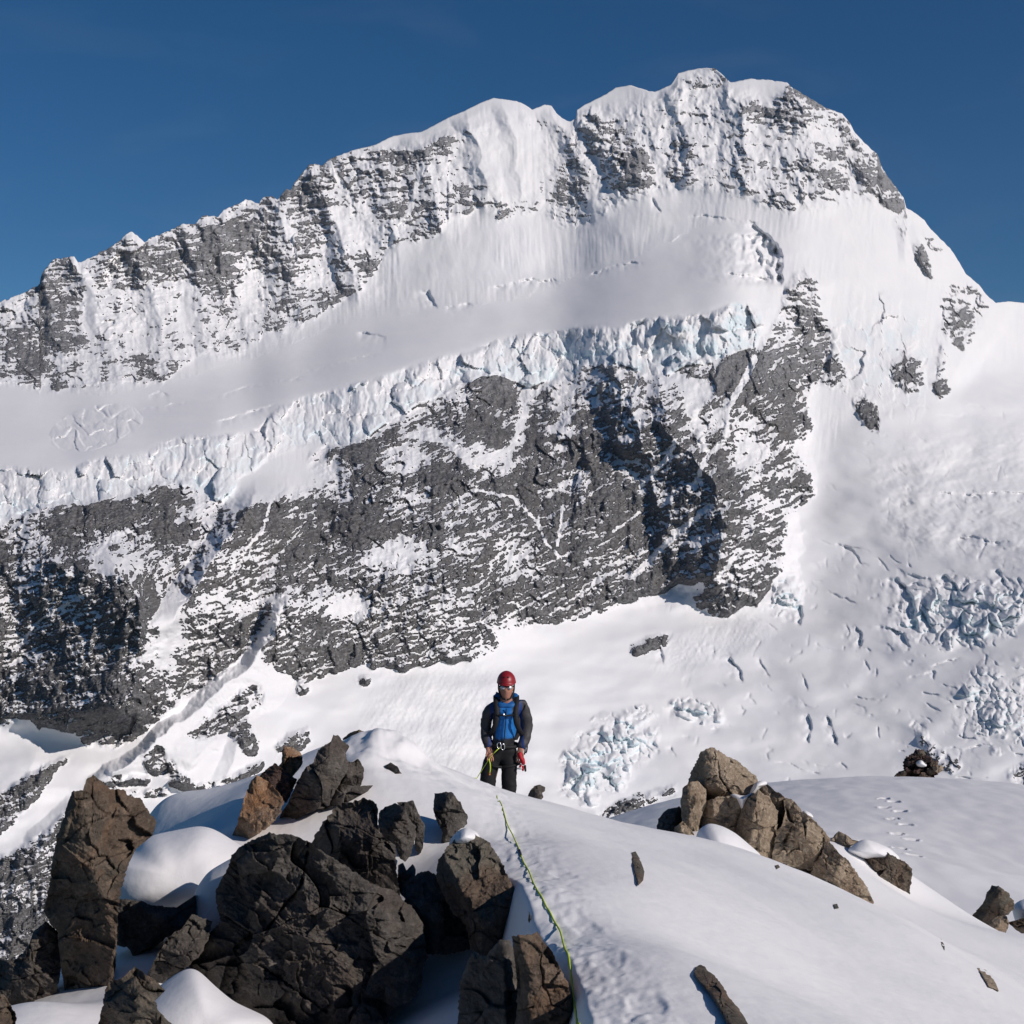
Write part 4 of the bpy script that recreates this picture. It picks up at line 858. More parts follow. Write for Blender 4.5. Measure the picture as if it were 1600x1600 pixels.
# right outcrop: one crag of several blocks
oc = bpy.data.objects.new('rock_outcrop', None); COL.objects.link(oc); oc.location = px2w(1190., 1350., 16.8); oc.empty_display_size = .3
tag(oc, 'tan rock outcrop with a peaked left end and a long slab running down right', 'rock outcrop')
blk = [
 ([(1074,1226),(1080,1205),(1090,1187),(1095,1175),(1110,1167),(1117,1169),(1132,1180),(1150,1187),(1165,1200),(1180,1212),(1185,1220),(1177,1230),(1168,1247),(1152,1246),(1140,1246),(1120,1256),(1098,1256),(1086,1236)], 17.0, .55, 40, [(1105,1200,.9,2.0,.2),(1112,1205,1.,.3,.55),(1140,1215,1.0,-.5,.35)], [([(1122,1190),(1125,1215),(1143,1242)],1.2,.12),([(1098,1222),(1118,1212)],1.2,.05)]),
 ([(1075,1223),(1090,1220),(1103,1233),(1104,1257),(1096,1275),(1092,1290),(1095,1300),(1083,1316),(1066,1300),(1065,1270),(1063,1255),(1067,1232)], 16.5, .35, 41, [(1078,1260,1.,1.8,0),(1088,1260,1.,-.35,.1)], []),
 ([(1100,1254),(1120,1245),(1152,1243),(1158,1257),(1163,1270),(1156,1296),(1144,1322),(1125,1325),(1105,1318),(1088,1316),(1089,1290)], 16.6, .42, 42, [(1120,1275,1.,-.05,.25)], []),
 ([(1163,1252),(1185,1235),(1202,1245),(1215,1267),(1216,1310),(1210,1340),(1187,1352),(1160,1335),(1148,1300),(1158,1265)], 16.45, .45, 43, [(1180,1290,1.,-.1,.2)], [([(1181,1268),(1182,1280)],1.2,.06)]),
 ([(1180,1236),(1197,1224),(1212,1236),(1228,1247),(1232,1270),(1228,1295),(1215,1302),(1206,1268),(1190,1244)], 16.9, .4, 44, [], []),
 ([(1224,1250),(1237,1248),(1250,1262),(1255,1272),(1270,1280),(1287,1297),(1297,1311),(1294,1342),(1278,1362),(1250,1358),(1225,1350),(1205,1345),(1213,1300),(1222,1286),(1227,1268)], 16.55, .42, 45, [(1240,1290,1.,.3,.2),(1262,1310,1.,-.14,.28)], [([(1228,1262),(1240,1290),(1222,1320),(1230,1335)],2.2,.14),([(1257,1285),(1258,1310)],1.5,.08)]),
 ([(1288,1308),(1300,1319),(1312,1334),(1327,1347),(1345,1372),(1357,1390),(1366,1410),(1352,1432),(1320,1432),(1293,1400),(1264,1370),(1274,1347),(1285,1333)], 16.45, .42, 46, [(1305,1365,1.,-.12,.3),(1345,1390,.9,-.9,.3)], [([(1288,1340),(1293,1358)],1.3,.05)]),
]
for poly, D_, T_, sd, ex, ck in blk:
    solid('block', poly, D_, T_, RM['tan'], seed=sd, planes=6, extra=ex, jit=.25, cell=.34, amp=.05, rough=.035, parent=oc, cracks=ck)
solid('block', [(1085,1240),(1110,1200),(1150,1200),(1190,1232),(1230,1260),(1280,1305),(1320,1360),(1330,1420),(1250,1400),(1180,1360),(1090,1330),(1080,1290)], 17.0, .25, RM['tan'], seed=47, planes=6, parent=oc)
solid('snow_patch', [(1173,1234),(1179,1223),(1190,1219),(1199,1221),(1200,1226),(1188,1230),(1180,1240),(1168,1250)], 16.66, .12, MAT_SNOW, seed=50, smooth=True, parent=oc, centre=(1184,1228))
solid('snow_patch', [(1138,1243),(1146,1239),(1156,1243),(1168,1243),(1175,1236),(1178,1240),(1168,1252),(1163,1262),(1160,1270),(1154,1258),(1150,1246)], 16.45, .26, MAT_SNOW, seed=51, smooth=True, parent=oc, centre=(1160,1249))
solid('snow_patch', [(1252,1268),(1258,1266),(1268,1271),(1272,1278),(1264,1279),(1256,1274)], 16.6, .22, MAT_SNOW, seed=52, smooth=True, parent=oc)
boulder('dark rounded boulder at the left foot of the tan outcrop', [(1026,1298),(1029,1280),(1040,1265),(1062,1260),(1070,1275),(1078,1300),(1074,1322),(1050,1325),(1028,1315)], 16.9, .3, 'dark', G3, seed=53, planes=7)
boulder('small pinkish rock in front of the dark rounded boulder', [(1054,1293),(1067,1283),(1080,1297),(1090,1312),(1088,1328),(1070,1330),(1055,1318)], 16.0, .16, 'tan', G3, seed=54, planes=6, cell=.2)
boulder('low dark ledge sticking out of the snow below the tan outcrop', [(1236,1360),(1243,1359),(1252,1369),(1275,1370),(1295,1376),(1312,1386),(1320,1397),(1319,1410),(1311,1422),(1299,1418),(1284,1408),(1266,1401),(1249,1386),(1239,1373)], 13.6, .22, 'dark', G3, seed=55, planes=7, cell=.2, amp=.04)
boulder('small knobbly rock on the snow lip right of the tan outcrop', [(1298,1312),(1305,1303),(1311,1299),(1321,1303),(1332,1312),(1345,1315),(1334,1319),(1323,1328),(1305,1326)], 19.6, .2, 'tan', G3, seed=56, planes=7, cell=.2)
boulder('smooth flat-topped brown boulder under a cap of snow at the right', [(1347,1337),(1354,1329),(1369,1326),(1383,1330),(1400,1340),(1414,1346),(1424,1356),(1425,1369),(1422,1387),(1421,1420),(1400,1412),(1378,1382),(1358,1358)], 19.2, .35, 'mid', G3, seed=57, planes=6, cell=.3, extra=[(1385,1360,1.,-.1,.3)])
boulder('little brown stone lying at the foot of the slope, leftmost of three', [(1445,1416),(1455,1413),(1464,1419),(1470,1430),(1455,1430)], 21.5, .12, 'mid', G3, seed=58, planes=6, cell=.2)
boulder('pale little stone in the middle of three at the foot of the slope', [(1466,1426),(1476,1421),(1484,1426),(1482,1438),(1468,1436)], 21.5, .12, 'tan', G3, seed=59, planes=6, cell=.2)
boulder('dark forked stone, rightmost of three at the foot of the slope', [(1474,1418),(1486,1420),(1494,1415),(1501,1420),(1497,1425),(1491,1428),(1492,1440),(1483,1440)], 22.0, .12, 'dark', G3, seed=60, planes=6, cell=.2, centre=(1487,1426))
boulder('leaning grey boulder with a dark left face near the right edge', [(1516,1438),(1521,1428),(1536,1412),(1542,1395),(1550,1383),(1560,1384),(1575,1395),(1584,1408),(1585,1421),(1575,1428),(1564,1436),(1548,1447),(1530,1452),(1519,1447)], 22.5, .5, 'mid', G3, seed=61, planes=3, centre=(1552,1418), cell=.4, extra=[(1558,1410,1.,1.5,0),(1562,1410,1.,-.6,.15)])
boulder('pale round rock at the foot of the leaning boulder', [(1539,1452),(1550,1437),(1560,1431),(1573,1431),(1577,1443),(1569,1468),(1554,1470),(1540,1464)], 21.4, .25, 'tan', G3, seed=62, planes=8, cell=.3)
boulder('brown rock cut by the right edge beside the leaning boulder', [(1574,1441),(1587,1438),(1600,1434),(1635,1430),(1635,1460),(1595,1458),(1586,1452)], 22.5, .3, 'mid', G3, seed=63, planes=7, cell=.3)
# slabs in the slope
for lab, poly, m_, T_, sd in [
 ('long grey slab lying in the snow at the bottom right of the rope', [(1084,1519),(1086,1512),(1092,1508),(1099,1509),(1106,1514),(1116,1524),(1129,1540),(1140,1560),(1155,1576),(1172,1605),(1186,1640),(1164,1645),(1139,1605),(1125,1579),(1112,1557),(1099,1541),(1089,1529)], 'mid', .10, 70),
 ('narrow upright brown rock poking out of the smooth slope right of the rope', [(987,1332),(993,1330),(1001,1344),(1007,1362),(1005,1376),(997,1384),(992,1366),(988,1347)], 'mid', .08, 71),
 ('thin orange brown sliver on the far right edge of the slope', [(1526,1511),(1540,1515),(1555,1534),(1561,1549),(1544,1541)], 'tan', .10, 72),
 ('hair thin sliver of rock above the orange brown one', [(1470,1466),(1476,1478),(1476,1485),(1471,1477)], 'mid', .04, 73),
 ('speck of brown rock in the snow above the low dark ledge', [(1211,1352),(1216,1351),(1219,1355),(1214,1358)], 'mid', .03, 74),
 ('speck of dark rock in the snow below the low dark ledge', [(1302,1413),(1308,1412),(1311,1419),(1305,1420)], 'dark', .03, 75)]:
    P_ = np.array(poly); d_ = hit(P_[:, 0].mean(), P_[:, 1].mean()); dd_ = np.array([hit(a_, b_) for a_, b_ in P_])
    lo_, hi_ = P_.min(0)-4, P_.max(0)+4; gx_ = np.linspace(lo_[0], hi_[0], 6); gy_ = np.linspace(lo_[1], hi_[1], 9)
    cf = (gx_, gy_, np.array([[hit(a_, b_, surf=lambda x, y: zg(x[:, None], y[:, None])[:, 0]) for b_ in gy_] for a_ in gx_]))
    boulder(lab, poly, (d_, cf), T_*.8, m_, G4, seed=sd, planes=6, cell=.16, amp=.03, rough=.03, back=1.0, centre=tuple(P_.mean(0)))
# broken crag on the far snow crest
ca = bpy.data.objects.new('rock_outcrop', None); COL.objects.link(ca); ca.location = px2w(1435., 1222., 71.); ca.empty_display_size = 1
tag(ca, 'small shattered crag of brown blocks on the crest of the far snow field', 'rock outcrop')
rr_ = random.Random(9)
solid('block', [(1400,1232),(1404,1206),(1412,1203),(1411,1195),(1417,1182),(1424,1180),(1431,1171),(1441,1172),(1449,1176),(1455,1186),(1464,1190),(1468,1199),(1468,1207),(1462,1214),(1466,1235)], 71.5, 1.1, RM['red'], seed=80, planes=8, cell=.45, amp=.3, rough=.2, parent=ca, wob=2.5)
for i, (x_, y_, s_, mt) in enumerate([(1403,1214,7,'mid'),(1412,1209,6,'tan'),(1420,1192,7,'red'),(1430,1181,7,'red'),(1440,1178,7,'mid'),(1449,1186,7,'red'),(1459,1194,8,'mid'),(1466,1201,9,'tan'),(1455,1204,8,'mid'),(1444,1212,8,'mid'),(1432,1205,7,'red'),(1417,1203,6,'red'),(1452,1219,8,'mid'),(1426,1190,5,'mid'),(1413,1219,6,'red')]):
    a0 = rr_.uniform(0, 6.28); n_ = rr_.choice([5, 6, 7])
    pl = [(x_+s_*rr_.uniform(.75, 1.2)*math.cos(a0+j*6.283/n_), y_-s_*.85*rr_.uniform(.75, 1.15)*math.sin(a0+j*6.283/n_)) for j in range(n_)]
    solid('block', pl, 70.6-rr_.uniform(0, .6), .3, RM[mt], seed=81+i, planes=5, cell=.3, amp=.05, rough=.05, parent=ca)
solid('snow_patch', [(1430,1190),(1440,1186),(1447,1192),(1449,1198),(1440,1199),(1432,1197)], 70.3, .5, MAT_SNOW, seed=99, smooth=True, parent=ca)
boulder('tiny dark stone on the far snow crest left of the shattered crag', [(1296,1219),(1299,1216),(1304,1217),(1305,1222),(1297,1223)], 70.5, .1, 'dark', None, seed=97, planes=5)
# snow lumps
drift([(150,1345),(180,1338),(206,1331),(222,1312),(240,1304),(276,1297),(310,1290),(330,1293),(350,1304),(390,1330),(420,1370),(390,1410),(340,1425),(305,1424),(276,1430),(236,1432),(205,1430),(170,1425),(140,1390)], 9.3, .42, seed=100, lean=(.0, -.55), centre=(275,1370), prof=3.2)
drift([(190,1600),(215,1570),(240,1548),(256,1535),(273,1523),(290,1513),(302,1511),(314,1519),(335,1540),(365,1565),(420,1590),(470,1660),(400,1720),(250,1720),(190,1680)], 6.9, .3, seed=101, lean=(0, -.7), centre=(320,1600), prof=3)
drift([(372,1335),(345,1350),(325,1362),(308,1385),(300,1410),(303,1445),(290,1465),(278,1488),(300,1474),(312,1474),(340,1462),(390,1430),(410,1380)], 8.6, .12, seed=102, centre=(345,1400), lean=(.3, -.3), prof=3)
drift([(1086,1318),(1089,1298),(1107,1285),(1130,1291),(1150,1302),(1170,1319),(1190,1336),(1200,1365),(1130,1385),(1080,1360)], 15.3, .4, seed=103, lean=(0, -.5))
drift([(1322,1330),(1335,1318),(1350,1310),(1370,1316),(1390,1325),(1408,1341),(1405,1348),(1380,1342),(1350,1342)], 19.2, .2, seed=104, lean=(0, -.2))
drift([(1580,1418),(1590,1408),(1610,1402),(1640,1404),(1640,1440),(1610,1448),(1588,1446)], 23.2, .4, seed=105, lean=(0, -.4))
drift([(700,1322),(704,1310),(714,1299),(728,1292),(746,1300),(752,1312),(736,1322),(716,1326)], 8.25, .2, seed=108, centre=(726,1308), lean=(0, -.3))
print('rocks', time.time()-T0)
# ================================================================== the climber
PR = bpy.data.objects.new('person', None); COL.objects.link(PR)
SC = F/15.5; PX0 = 786.; ZF = -3.56
PR.location = ((PX0-800)/SC, 15.5, ZF); PR.empty_display_size = .4
tag(PR, 'climber in red helmet, blue jacket and black trousers standing behind the snow crest', 'person')
def LP(px, py, y=0.): return Vector(((px-PX0)/SC, y, -ZF-(py-800)/SC))
fabric = lambda n, c, r=.75: simple_mat(n, c, r, 0, .18, 60, .3)
M_SKIN = simple_mat('weathered_skin', (.40, .19, .13), .5, 0, .12, 25, .4)
M_TROU = fabric('black_trousers', (.012, .012, .014))
M_BLACK = fabric('black_webbing', (.014, .014, .016), .7)
M_PACK = fabric('dark_pack', (.03, .028, .032))
M_HOOD = fabric('blue_hood', (.012, .11, .33), .6)
M_HELM = simple_mat('red_helmet', (.25, .012, .018), .42, 0, .08, 12, .5)
M_LENS = simple_mat('mirrored_lens', (.62, .64, .66), .18, .55, .15, 30, .6)
M_METAL = simple_mat('bright_metal', (.75, .75, .74), .25, 1., .05, 40)
M_RED = fabric('red_glove', (.42, .012, .022), .6)
M_BOOT = simple_mat('boot', (.05, .045, .04), .6)
def skin_mesh(name, verts, edges, rad, mat, parent, sub=2, root=0, fix=None):
    me = bpy.data.meshes.new(name+'_graph'); me.from_pydata([tuple(v) for v in verts], edges, []); me.update()
    o = bpy.data.objects.new(name+'_graph', me); COL.objects.link(o)
    md = o.modifiers.new('skin', 'SKIN'); md.use_smooth_shade = True
    sv = me.skin_vertices[0].data
    for i, r in enumerate(rad): sv[i].radius = r if isinstance(r, tuple) else (r, r)
    for s in sv: s.use_root = False
    sv[root].use_root = True
    ss = o.modifiers.new('sub', 'SUBSURF'); ss.levels = sub; ss.render_levels = sub
    dg = bpy.context.evaluated_depsgraph_get(); dg.update()
    m2 = bpy.data.meshes.new_from_object(o.evaluated_get(dg)); m2.name = name
    bpy.data.objects.remove(o); bpy.data.meshes.remove(me)
    n = len(m2.vertices); co = np.empty(n*3, np.float32); m2.vertices.foreach_get('co', co); co = co.reshape(-1, 3).astype(float)
    if fix: co = fix(co); m2.vertices.foreach_set('co', co.astype(np.float32).ravel()); m2.update()
    m2.materials.clear(); m2.materials.append(mat)
    for p in m2.polygons: p.use_smooth = True
    ob = bpy.data.objects.new(name, m2); COL.objects.link(ob); ob.parent = parent
    return ob, co
V = {}; R_ = {}; E = []
def add(k, p, r, par=None):
    V[k] = Vector(p); R_[k] = r
    if par: E.append((par, k))
# joints measured in the photograph
add('pel', (-.005, .0, .95), (.115, .085)); add('spi', (.02, -.01, 1.14), (.105, .08), 'pel'); add('che', (.035, -.02, 1.34), (.125, .09), 'spi')
add('nek', (.035, -.025, 1.48), .062, 'che'); add('hb', (.035, -.05, 1.55), .07, 'nek'); add('hd', (.035, -.055, 1.63), (.078, .098), 'hb'); add('ht', (.037, -.045, 1.72), (.072, .088), 'hd')
add('sr', (-.132, .0, 1.425), .055, 'che'); add('er', (-.195, .03, 1.17), .05, 'sr'); add('wr', (-.145, -.10, .965), .034, 'er')
add('sl', (.208, .0, 1.43), .055, 'che'); add('el', (.262, .04, 1.17), .05, 'sl'); add('wl', (.185, -.085, .955), .034, 'el')
add('hr', (-.09, .0, .88), .08, 'pel'); add('kr', (-.165, -.04, .50), .062, 'hr'); add('ar', (-.225, .03, .10), .045, 'kr'); add('tr', (-.25, -.13, .045), .04, 'ar')
add('hl', (.065, .0, .88), .08, 'pel'); add('kl', (.065, -.035, .50), .062, 'hl'); add('al', (.075, .03, .10), .045, 'kl'); add('tl', (.09, -.13, .045), .04, 'al')
# hands: palm, four curled fingers of different lengths, thumb from the side of the palm near the wrist
def hand(s, wrist, sx):
    w = V[wrist]; add('p'+s, w+Vector((.006*sx, -.012, -.06)), (.040, .022), wrist)
    pw = V['p'+s]
    for i, (dx, L) in enumerate(((-.030, .066), (-.010, .074), (.010, .070), (.029, .056))):
        b = pw+Vector((dx*sx, -.004, -.030)); k = 'f%s%d' % (s, i)
        add(k+'a', b, .0095, 'p'+s); add(k+'b', b+Vector((0, -.016, -L*.42)), .009, k+'a'); add(k+'c', b+Vector((.002*sx, .008, -L*.70)), .008, k+'b')
    t = w+Vector((-.026*sx, -.018, -.03)); add('t'+s+'a', t, .012, wrist); add('t'+s+'b', t+Vector((-.012*sx, -.022, -.026)), .0105, 't'+s+'a'); add('t'+s+'c', t+Vector((-.004*sx, -.03, -.05)), .009, 't'+s+'b')
hand('r', 'wr', 1); hand('l', 'wl', -1)
keys = list(V); ix = {k: i for i, k in enumerate(keys)}
def face(co):
    c = np.array([.035, -.055, 1.63]); d = co-c
    hm = co[:, 2] > 1.52
    f = np.clip(-d[:, 1]/.095, 0, 1)*hm
    g = lambda x, z, sx, sz: np.exp(-((d[:, 0]-x)/sx)**2-((d[:, 2]-z)/sz)**2)
    y = -.028*g(0, -.028, .014, .022)-.012*g(0, .0, .010, .03)+.012*g(.033, .012, .018, .012)+.012*g(-.033, .012, .018, .012)-.010*g(0, .036, .055, .012)-.010*g(0, -.067, .024, .010)+.006*g(0, -.075, .03, .006)-.016*g(0, -.105, .028, .018)-.006*g(.04, -.03, .02, .02)-.006*g(-.04, -.03, .02, .02)
    co[:, 1] += y*f
    ear = np.exp(-((np.abs(d[:, 0])-.078)/.02)**2-((d[:, 1]-.01)/.018)**2-((d[:, 2]+.005)/.03)**2)*hm
    co[:, 0] += np.sign(d[:, 0])*ear*.018
    co[:, 0] = np.where(hm & (d[:, 2] < -.04), c[0]+(co[:, 0]-c[0])*(1-.22*np.clip((-.04-d[:, 2])/.08, 0, 1)), co[:, 0])
    return co
body, bco = skin_mesh('body', [V[k] for k in keys], [(ix[a], ix[b]) for a, b in E], [R_[k] for k in keys], M_SKIN, PR, 2, 0, face)
def sub_graph(names, radii, extra=()):
    vs = [V[k] for k in names]; id_ = {k: i for i, k in enumerate(names)}
    es = [(id_[a], id_[b]) for a, b in E if a in id_ and b in id_]
    return vs, es, radii
def folds(co, amp, sc=(.10, .10, .035), seed=1, zlo=-9, zhi=9):
    n = fbm3(co/np.array(sc), 3, seed); c = co.copy(); ctr = co.mean(0); d = co-ctr; d[:, 2] = 0; d /= np.linalg.norm(d, axis=1, keepdims=True)+1e-6
    m = ((co[:, 2] > zlo) & (co[:, 2] < zhi))[:, None]
    return c+d*(n*amp)[:, None]*m
# jacket
V['wr2'] = V['wr']+(V['er']-V['wr'])*.03; V['wl2'] = V['wl']+(V['el']-V['wl'])*.03; V['hem'] = Vector((.0, 0, .985)); V['ch2'] = Vector((.035, -.02, 1.43))
V['mr'] = (V['sr']+V['er'])/2+Vector((-.02, 0, 0)); V['ml'] = (V['sl']+V['el'])/2+Vector((.022, 0, 0)); V['nr'] = (V['er']+V['wr'])/2+Vector((-.012, 0, 0)); V['nl'] = (V['el']+V['wl'])/2+Vector((.018, 0, 0))
jn = ['hem', 'spi', 'che', 'ch2', 'sr', 'mr', 'er', 'nr', 'wr2', 'sl', 'ml', 'el', 'nl', 'wl2', 'nek']
jr = [(.150, .122), (.153, .128), (.168, .138), (.150, .120), .078, .070, .066, .060, .052, .082, .076, .070, .066, .057, .070]
je = [(0, 1), (1, 2), (2, 3), (3, 4), (4, 5), (5, 6), (6, 7), (7, 8), (3, 9), (9, 10), (10, 11), (11, 12), (12, 13), (3, 14)]
jk, jco = skin_mesh('jacket', [V[k] for k in jn], je, jr, None, PR, 3, 1, lambda c: folds(folds(c, .011, (.09, .09, .06), 3), .005, (.035, .035, .05), 5))
# panels of the jacket: blue front, grey shoulders and outer sleeves, navy inner sleeves
def zone():
    x, y, z = jco.T; cx = x-.035
    ra = np.abs(cx)
    sleeve = sstep(.125, .14, ra+.02*(z < 1.3)-.0)*(1-0*z)
    shoulder = sstep(1.335, 1.36, z+.25*np.clip(ra-.09, 0, 1)-.0)
    grey = np.maximum(sleeve, shoulder*sstep(.055, .075, ra))
    low = 1-sstep(1.075, 1.095, z)
    inner = sstep(.012, .0, np.abs(ra-.155-.12*np.clip(1.25-z, 0, .3))-.012)*(y < .02)
    return grey, low, inner
gz, lz_, nz_ = zone()
for a, v in (('grey', gz), ('low', lz_), ('inner', nz_)):
    at_ = jk.data.attributes.new(a, 'FLOAT', 'POINT'); at_.data.foreach_set('value', v.astype(np.float32))
m = NT('jacket_fabric'); tc = m.n('ShaderNodeTexCoord').outputs['Object']
n_ = m.noise(tc, 30, 5, .6)
blue = m.mix(n_, (.006, .10, .36), (.016, .20, .56)); gr = m.mix(n_, (.030, .028, .031), (.060, .056, .060))
c_ = m.mix(m.attr('grey'), blue, gr); c_ = m.mix(m.attr('inner'), c_, (.010, .035, .16)); c_ = m.mix(m.attr('low'), c_, (.015, .015, .018))
gr2 = m.mix(m.math('MULTIPLY', m.attr('grey'), m.attr('low')), c_, gr); gr2 = m.mix(m.math('MULTIPLY', m.attr('inner'), m.attr('low')), gr2, (.010, .030, .13))
m.l(gr2, m.b.inputs['Base Color']); m.b.inputs['Roughness'].default_value = .6; m.b.inputs['Specular IOR Level'].default_value = .35
m.l(m.bump(n_, .4, .01), m.b.inputs['Normal'])
jk.data.materials.clear(); jk.data.materials.append(m.m)
# trousers
V['kr2'] = V['kr']+Vector((.0, .0, .2)); V['kl2'] = V['kl']+Vector((0, 0, .2))
V['tw'] = Vector((.008, 0, 1.10))
tn = ['tw', 'pel', 'hr', 'kr2', 'kr', 'ar', 'hl', 'kl2', 'kl', 'al']
tr_ = [(.135, .108), (.155, .118), .112, .098, .088, .085, .112, .095, .086, .083]
skin_mesh('trousers', [V[k] for k in tn], [(0, 1), (1, 2), (2, 3), (3, 4), (4, 5), (1, 6), (6, 7), (7, 8), (8, 9)], tr_, M_TROU, PR, 3, 1, lambda c: folds(c, .010, (.08, .08, .05), 9))
def tube(name, pts, rad, mat, parent=None, n=8, closed=False, sq=1.0):
    p = np.array([tuple(q) for q in pts], float); k = len(p)
    tg = np.gradient(p, axis=0) if not closed else (np.roll(p, -1, 0)-np.roll(p, 1, 0)); tg /= np.linalg.norm(tg, axis=1, keepdims=True)+1e-9
    nv = np.cross(tg[0], (0, 0, 1.)); nv = nv if np.linalg.norm(nv) > .1 else np.cross(tg[0], (1., 0, 0)); nv /= np.linalg.norm(nv); rows = []
    rr = np.broadcast_to(np.array(rad, float), (k,))
    for i in range(k):
        nv = nv-tg[i]*nv.dot(tg[i]); nv /= np.linalg.norm(nv); b = np.cross(tg[i], nv)
        a = np.arange(n)/n*2*math.pi; rows.append(p[i]+rr[i]*(np.cos(a)[:, None]*nv+sq*np.sin(a)[:, None]*b))
    P_ = np.array(rows); idx = np.arange(k*n).reshape(k, n); nx = np.roll(idx, -1, 1)
    if closed: Q = np.stack([idx, np.roll(idx, -1, 0), np.roll(nx, -1, 0), nx], -1).reshape(-1, 4)
    else: Q = np.stack([idx[:-1], idx[1:], nx[1:], nx[:-1]], -1).reshape(-1, 4)
    Vv = P_.reshape(-1, 3)
    if not closed:
        Vv = np.concatenate([Vv, p[:1], p[-1:]]); e0 = np.stack([nx[0], idx[0], np.full(n, k*n), np.full(n, k*n)], -1); e1 = np.stack([idx[-1], nx[-1], np.full(n, k*n+1), np.full(n, k*n+1)], -1)
        me = bpy.data.meshes.new(name); me.from_pydata(Vv.tolist(), [], [tuple(q) for q in Q]+[tuple(q[:3]) for q in e0]+[tuple(q[:3]) for q in e1])
    else:
        me = bpy.data.meshes.new(name); me.from_pydata(Vv.tolist(), [], [tuple(q) for q in Q])
    for f in me.polygons: f.use_smooth = True
    me.materials.append(mat); o = bpy.data.objects.new(name, me); COL.objects.link(o)
    if parent is not None: o.parent = parent
    return o
def spline(pts, n):
    p = np.array([tuple(q) for q in pts], float); k = len(p); t = np.linspace(0, k-1, n); out_ = []
    P4 = np.concatenate([2*p[:1]-p[1:2], p, 2*p[-1:]-p[-2:-1]])
    for s in t:
        i = min(int(s), k-2); f = s-i; a, b, c, d = P4[i:i+4]
        out_.append(.5*((2*b)+(c-a)*f+(2*a-5*b+4*c-d)*f*f+(3*b-a-3*c+d)*f**3))
    return np.array(out_)
def lathe_grid(name, fn, nu, nv, mat, parent, thick=0.):
    u, v = np.meshgrid(np.linspace(0, 1, nu), np.linspace(0, 1, nv), indexing='ij'); P_ = fn(u, v)
    o = grid_mesh(name, P_, mat); o.parent = parent
    if thick: md = o.modifiers.new('solid', 'SOLIDIFY'); md.thickness = thick; md.offset = 0
    return o
HC = np.array([.037, -.045, 1.685])
def helm(u, v):
    th = u*2*math.pi; ph = v*1.62      # from the crown down
    front = np.clip(-np.sin(th-math.pi)*-1, -1, 1)
    rx, ry, rz = .099, .124, .118
    x = rx*np.sin(ph)*np.cos(th); y = ry*np.sin(ph)*np.sin(th); z = rz*np.cos(ph)
    rib = .004*np.cos(th*2)**8*np.sin(ph)
    brim = sstep(.9, 1., v)
    isf = np.clip(-np.sin(th), 0, 1)
    y = y-brim*isf*.020; z = z-.028*np.clip(np.sin(th), 0, 1)*sstep(.6, 1, v)
    s = 1+brim*.03+rib*4
    # tilted forwards a little, as the head is bowed
    yy, zz = y*s, z; a = .16
    return np.stack([HC[0]+x*s, HC[1]+.012+yy*math.cos(a)+zz*-math.sin(a), HC[2]+.01+zz*math.cos(a)+yy*math.sin(a)], -1)
helmet = lathe_grid('helmet', helm, 64, 26, M_HELM, PR, .006)
def patch_on_helmet(name, u0, u1, v0, v1, mat):
    o = lathe_grid(name, lambda u, v: helm(u0+(u1-u0)*u, v0+(v1-v0)*v)+np.array([0, -.006, .002]), 6, 4, mat, helmet, .004)
for u0 in (.775, .68): patch_on_helmet('vent', u0, u0+.035, .50, .58, M_BLACK)
# glasses
gl = tube('sunglasses', [(HC[0]-.088, .0, 1.66), (HC[0]-.075, -.125, 1.655), (HC[0]-.035, -.152, 1.652), (HC[0], -.158, 1.656), (HC[0]+.035, -.152, 1.652), (HC[0]+.075, -.125, 1.655), (HC[0]+.088, .0, 1.66)], .0055, M_BLACK, PR, 6)
for sx in (-1, 1):
    def lens(u, v, sx=sx):
        a = u*2*math.pi; r = np.sqrt(v)
        return np.stack([HC[0]+sx*.037+.030*r*np.cos(a), -.158+.012*r*r+.010*np.abs(np.cos(a))*r, 1.645+.021*r*np.sin(a)], -1)
    l_ = lathe_grid('lens', lens, 24, 6, M_LENS, gl, .003)
# straps of the helmet, dark head cover over the ears
for sx in (-1, 1):
    tube('chin_strap', spline([(HC[0]+sx*.086, -.035, 1.70), (HC[0]+sx*.082, -.055, 1.60), (HC[0]+sx*.05, -.095, 1.525), (HC[0]+sx*.01, -.125, 1.512)], 14), .009, M_BLACK, PR, 6)
# hood bunched round the neck
tube('hood', [(.035+.105*math.cos(a)*(1.05 if math.sin(a) > 0 else 1.0), -.02+.105*math.sin(a), 1.492+.058*math.sin(a)+.010*math.sin(3*a)) for a in np.linspace(0, 2*math.pi, 40, endpoint=False)], [.031+.007*math.sin(5*a) for a in np.linspace(0, 2*math.pi, 40, endpoint=False)], M_HOOD, PR, 10, True)
tube('zip', spline([(.035, -.172, 1.42), (.032, -.176, 1.30), (.022, -.166, 1.18), (.012, -.150, 1.06)], 14), .006, M_BLACK, PR, 6)
